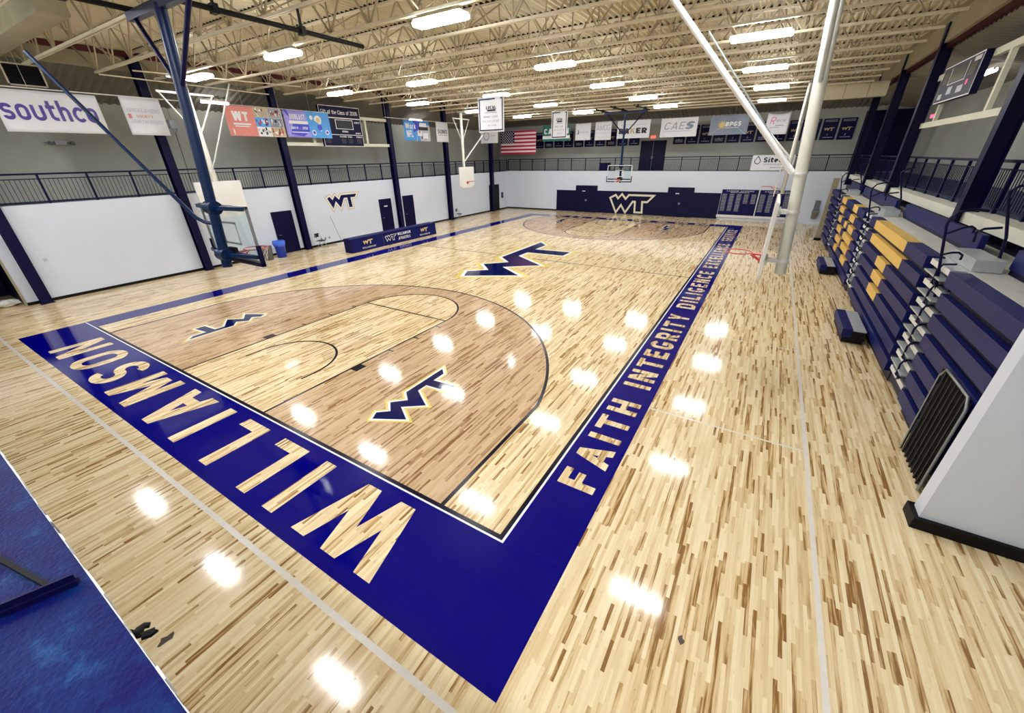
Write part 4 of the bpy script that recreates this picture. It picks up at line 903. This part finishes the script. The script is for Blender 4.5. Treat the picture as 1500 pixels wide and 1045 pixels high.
# ------------------------------------------------------------------ scorer's table
t = thing('scorers_table', (-9.2, 11.1, 0), 'long navy scorers table with three printed panels on the left sideline', 'table')
MB().box(-.62,-.02,0,6.95,.70,.74).build('table_top', NAVYT, t, bevel=.01)
for k in range(3):
    a = k*2.32; 
    pn = MB().prism([(0,a+.01,0),(0,a+2.30,0),(-.05,a+2.30,.72),(-.05,a+.01,.72)], (-.03,0,0)).build('front_panel', NAVYT, t)
    m1 = GOLDI if k != 1 else WHI
    cy = a+1.15
    b = MB()
    if k == 1: place2d(b, lg(.55,.40,.85,.03), (0,a,0), RL, (0,0,1), NL, .003, WHI); place2d(b, tx('WILLIAMSON', 1.1, .44, .16, .2, width=1.1)+tx('ATHLETICS', 1.15, .18, .16, .2, width=1.0), (0,a,0), RL, (0,0,1), NL, .003, WHI)
    else: place2d(b, lg(1.15,.44,.72), (0,a,0), RL, (0,0,1), NL, .003, GOLDI); place2d(b, tx('WILLIAMSON', .7, .12, .09, .2, width=.95), (0,a,0), RL, (0,0,1), NL, .003, PALI)
    b.build('lettering', m1, t)
    if k == 1:
        b = MB(); place2d(b, lg(.55,.40,.85), (0,a,0), RL, (0,0,1), NL, .006, INK); b.build('emblem', INK, t)
MB().box(-.6,-.05,0,.03,0,.70).box(-.6,-.05,6.92,6.95,0,.70).build_each('end_panel', INK, t)
b = MB()
for y in (.3,2.3,4.6,6.6): b.tube([(-.55,y,0),(-.55,y,.7)], .02, 8)
b.build_each('leg', STEEL, t, per=3)

# ------------------------------------------------------------------ small things
def chair(x, y, rot, lab):
    t = thing('folding_chair', (x, y, 0), lab, 'chair', 'black folding chairs'); t.rotation_euler.z = rot
    MB().box(-.2,.2,-.2,.2,.43,.46).build('seat', BLACK, t, bevel=.01); MB().box(-.2,.2,-.24,-.22,.62,.84).build('backrest', BLACK, t, bevel=.01)
    for s in (-.21, .21):
        MB().tube([(s,.22,0),(s,-.23,.84)], .012, 6).build('leg', STEEL, t); MB().tube([(s,-.25,0),(s,.15,.45)], .012, 6).build('leg', STEEL, t)
chair(-12.05, 11.25, -1.2, 'black folding chair at the foot of the column by the bin')
chair(-12.1, 24.3, -1.2, 'black folding chair far down the left wall')
def lathe(prof, n=20):
    b = MB(); vs = [(r*math.cos(2*math.pi*k/n), r*math.sin(2*math.pi*k/n), z) for r, z in prof for k in range(n)]
    b.add(vs, [(i*n+k, i*n+(k+1) % n, (i+1)*n+(k+1) % n, (i+1)*n+k) for i in range(len(prof)-1) for k in range(n)], None, True); return b
t = thing('recycling_bin', (-12.0, 8.75, 0), 'bright blue recycling bin with a bag over its rim by the navy door', 'bin')
lathe([(0,0),(.22,0),(.27,.78),(.30,.80),(.30,.84),(.26,.84),(.22,.1),(0,.08)]).build('tub', BIN, t); lathe([(.275,.60),(.31,.70),(.315,.845),(.25,.85),(.2,.5)]).build('liner', mat('clear_blue_liner', (.05,.15,.8), .25), t)
t = thing('rubbish_bin', (-12.0, 8.05, 0), 'grey rubbish bin left of the blue bin', 'bin'); lathe([(0,0),(.20,0),(.25,.66),(.27,.68),(.23,.68),(.2,.1),(0,.08)]).build('tub', GREY, t)
t = thing('dust_mop', (-12.3, 12.8, 0), 'dust mop leaning on the left wall under the emblem', 'mop'); MB().tube([(0,0,.05),(-.36,-.2,1.6)], .014, 6).build('handle', GREY, t); MB().box(-.08,.08,-.45,.45,0,.05).build('mop_head', NET, t)
tag(MB().box(-12.75,-12.73,.40,.50,1.42,1.54).build('wall_outlet', PALI), 'small outlet plate on the blank near left wall', 'outlet')
t = thing('wall_outlet', (-12.74, 12.0, .38), 'row of three small outlets beside the dust mop', 'outlet')
b = MB()
for k in range(3): b.box(0,.012,k*.28-.3,k*.28-.22,-.05,.07)
b.build('outlet_plate', GREY, t)
t = thing('wall_phone', (-12.74, 32.0, 1.05), 'black box with receiver on the wall by the far left doorway', 'phone'); MB().box(0,.08,-.12,.12,0,.5).build('body', BLACK, t); MB().box(.08,.12,-.06,.0,.1,.45).build('receiver', GREY, t)
t = thing('emergency_light', (-15.6, 3.0, 5.42), 'twin head emergency light on the left upper wall', 'emergency light'); MB().box(0,.14,-.15,.2,-.06,.08).build('body', PALI, t); MB().tube([(.1,-.3,0),(.24,-.3,-.02)], .07, 12).tube([(.1,.35,0),(.24,.35,-.02)], .07, 12).tube([(.05,-.45,.02),(.05,.45,.02)], .012, 6).build('lamp_head', GREY, t)
t = thing('air_vent', (-15.59, 2.45, 7.0), 'dark louvred vent high in the near left corner', 'vent')
t.location = (-12.5, 1.75, 7.05)
MB().box(-.03,.03,-.04,0,-.04,.60).box(-.03,.03,.86,.90,-.04,.60).box(-.03,.03,-.04,.90,.56,.60).box(-.03,.03,-.04,.9,-.04,0).build('frame', CREAM, t)
b = MB()
for k in range(9): b.prism([(-.02,0,.03+k*.06),(.02,0,.0+k*.06),(.02,.86,.0+k*.06),(-.02,.86,.03+k*.06)], (0,0,.012))
b.box(-.05,-.03,0,.86,0,.56); b.build('louvre', BLACK, t)
MB().bar((0,.2,.6),(0,.2,.9),.02,.02).bar((0,.7,.6),(0,.7,.9),.02,.02).build('hanger', STEEL, t)
t = thing('cable_winch', (-11.3, 5.50, 5.85), 'small grey winch box on a cable left of the blue mast', 'winch'); MB().box(-.12,.12,-.14,.14,0,.30).tube([(0,0,-.12),(0,0,0)], [.06,.11], 10).build('housing', GREY, t, bevel=.01); MB().tube([(0,0,-.12),(0,-.05,-1.95)], .012, 6).tube([(0,0,.3),(0,0,1.64)], .006, 6).build('cable', BLACK, t)
t = thing('drinking_fountain', (12.72, 33.08, .82), 'steel drinking fountain on the far white wall', 'fountain'); MB().box(-.2,.2,-.4,0,0,.12).prism([(-.18,-.36,0),(.18,-.36,0),(.14,-.1,-.45),(-.14,-.1,-.45)], (0,.1,0)).build('basin', STEEL, t); MB().box(-.14,.14,-.1,0,.12,.75).build('bottle_filler', GREY, t)
t = thing('tripod_stool', (-3.35, 34.4, 3.36), 'navy cart on the far walkway behind the railing', 'cart'); t.name = 'cart'
MB().box(-.45,.45,-.2,.2,0,.62).build('body', INK, t); MB().box(-.5,.5,-.24,.24,.62,.66).build('top', NAVYB, t)
# dark doorway on left: bag and steps
t = thing('plastic_bag', (-13.2, -.95, 0), 'crumpled white bag on the floor in the dark doorway', 'bag')
b = MB(); rn = random.Random(5); n = 12; vs = []
for j in range(6):
    for k in range(n): a = 2*math.pi*k/n; r = .25*math.sin(math.pi*(j+.6)/6.4)*(1+rn.uniform(-.25,.25)); vs.append((r*math.cos(a)*.8, r*math.sin(a)*1.3, .04+.05*j+rn.uniform(0,.02)-.04))
b.add(vs, [(j*n+k, j*n+(k+1) % n, (j+1)*n+(k+1) % n, (j+1)*n+k) for j in range(5) for k in range(n)]+[tuple(range(n))[::-1], tuple(range(5*n, 6*n))]); b.build('bag', WHITE, t)
st('trim_8', MB().box(-12.76,-12.70,-.63,-.57,0,2.24).box(-12.76,-12.70,-2.4,-.57,2.2,2.26), FASC)
# near walkway: angle bars lying on the deck, strap below
t = thing('steel_bracket', (7.97, -3.10, 3.30), 'dark blue steel angle bracket on the worn walkway edge', 'bracket')
MB().bar((.0,.0,.012),(-.12,-.30,.012),.024,.02).bar((.0,.0,.03),(-.12,-.30,.03),.006,.035).build('bar', NAVY, t)
MB().bar((-.03,-.055,.012),(-.55,-.16,.012),.014,.02).build('brace', BASEB, t)
MB().tube([(-.03,-.02,0),(-.03,-.02,.022)], .011, 6).build('bolt', NAVYB, t)
t = thing('strap', (8.245, -3.07, 3.19), 'black strap loop poking out over the walkway edge', 'strap')
MB().tube([(.0,-.012,.03),(-.002,.0,.0),(-.012,.016,.0),(-.018,.028,-.004),(-.010,.040,-.01)], [.014,.015,.014,.011,.009], 8).tube([(.0,-.01,.02),(.006,.005,-.004),(.012,.022,-.01),(.020,.040,-.012),(.030,.042,-.012),(.032,.028,-.01),(.020,.008,-.008)], .0085, 8).build('loop', BLACK, t)
def blob(x, y, r, sd):
    rn = random.Random(sd); return [(x+r*rn.uniform(.5,1.2)*math.cos(a), y+1.5*r*rn.uniform(.5,1.2)*math.sin(a)) for a in [2*math.pi*k/9 for k in range(9)]]
KN = mat('wood_knot_brown', (.07, .045, .03), .3)
flat('wood_knot', [blob(5.22,-2.97,.06,1)], .001, KN); flat('wood_knot', [blob(10.0,-.12,.035,2)], .001, KN)
t = thing('conduit', (0, 0, 7.36), 'thin cream conduits slung under the joists near the left wall', 'conduit')
for a_, c_ in (((-10.7,3.6,0),(-10.95,9.6,0)), ((-9.1,4.0,0),(-7.9,9.2,0))): MB().tube([a_, c_], .022, 8).build('pipe', CREAM, t)
for x_, y_ in ((-10.78,5.495),(-10.93,8.945),(-8.77,5.495),(-8.0,8.945)): MB().tube([(x_,y_,0),(x_,y_,.13)], .012, 6).build('hanger', STEEL, t)
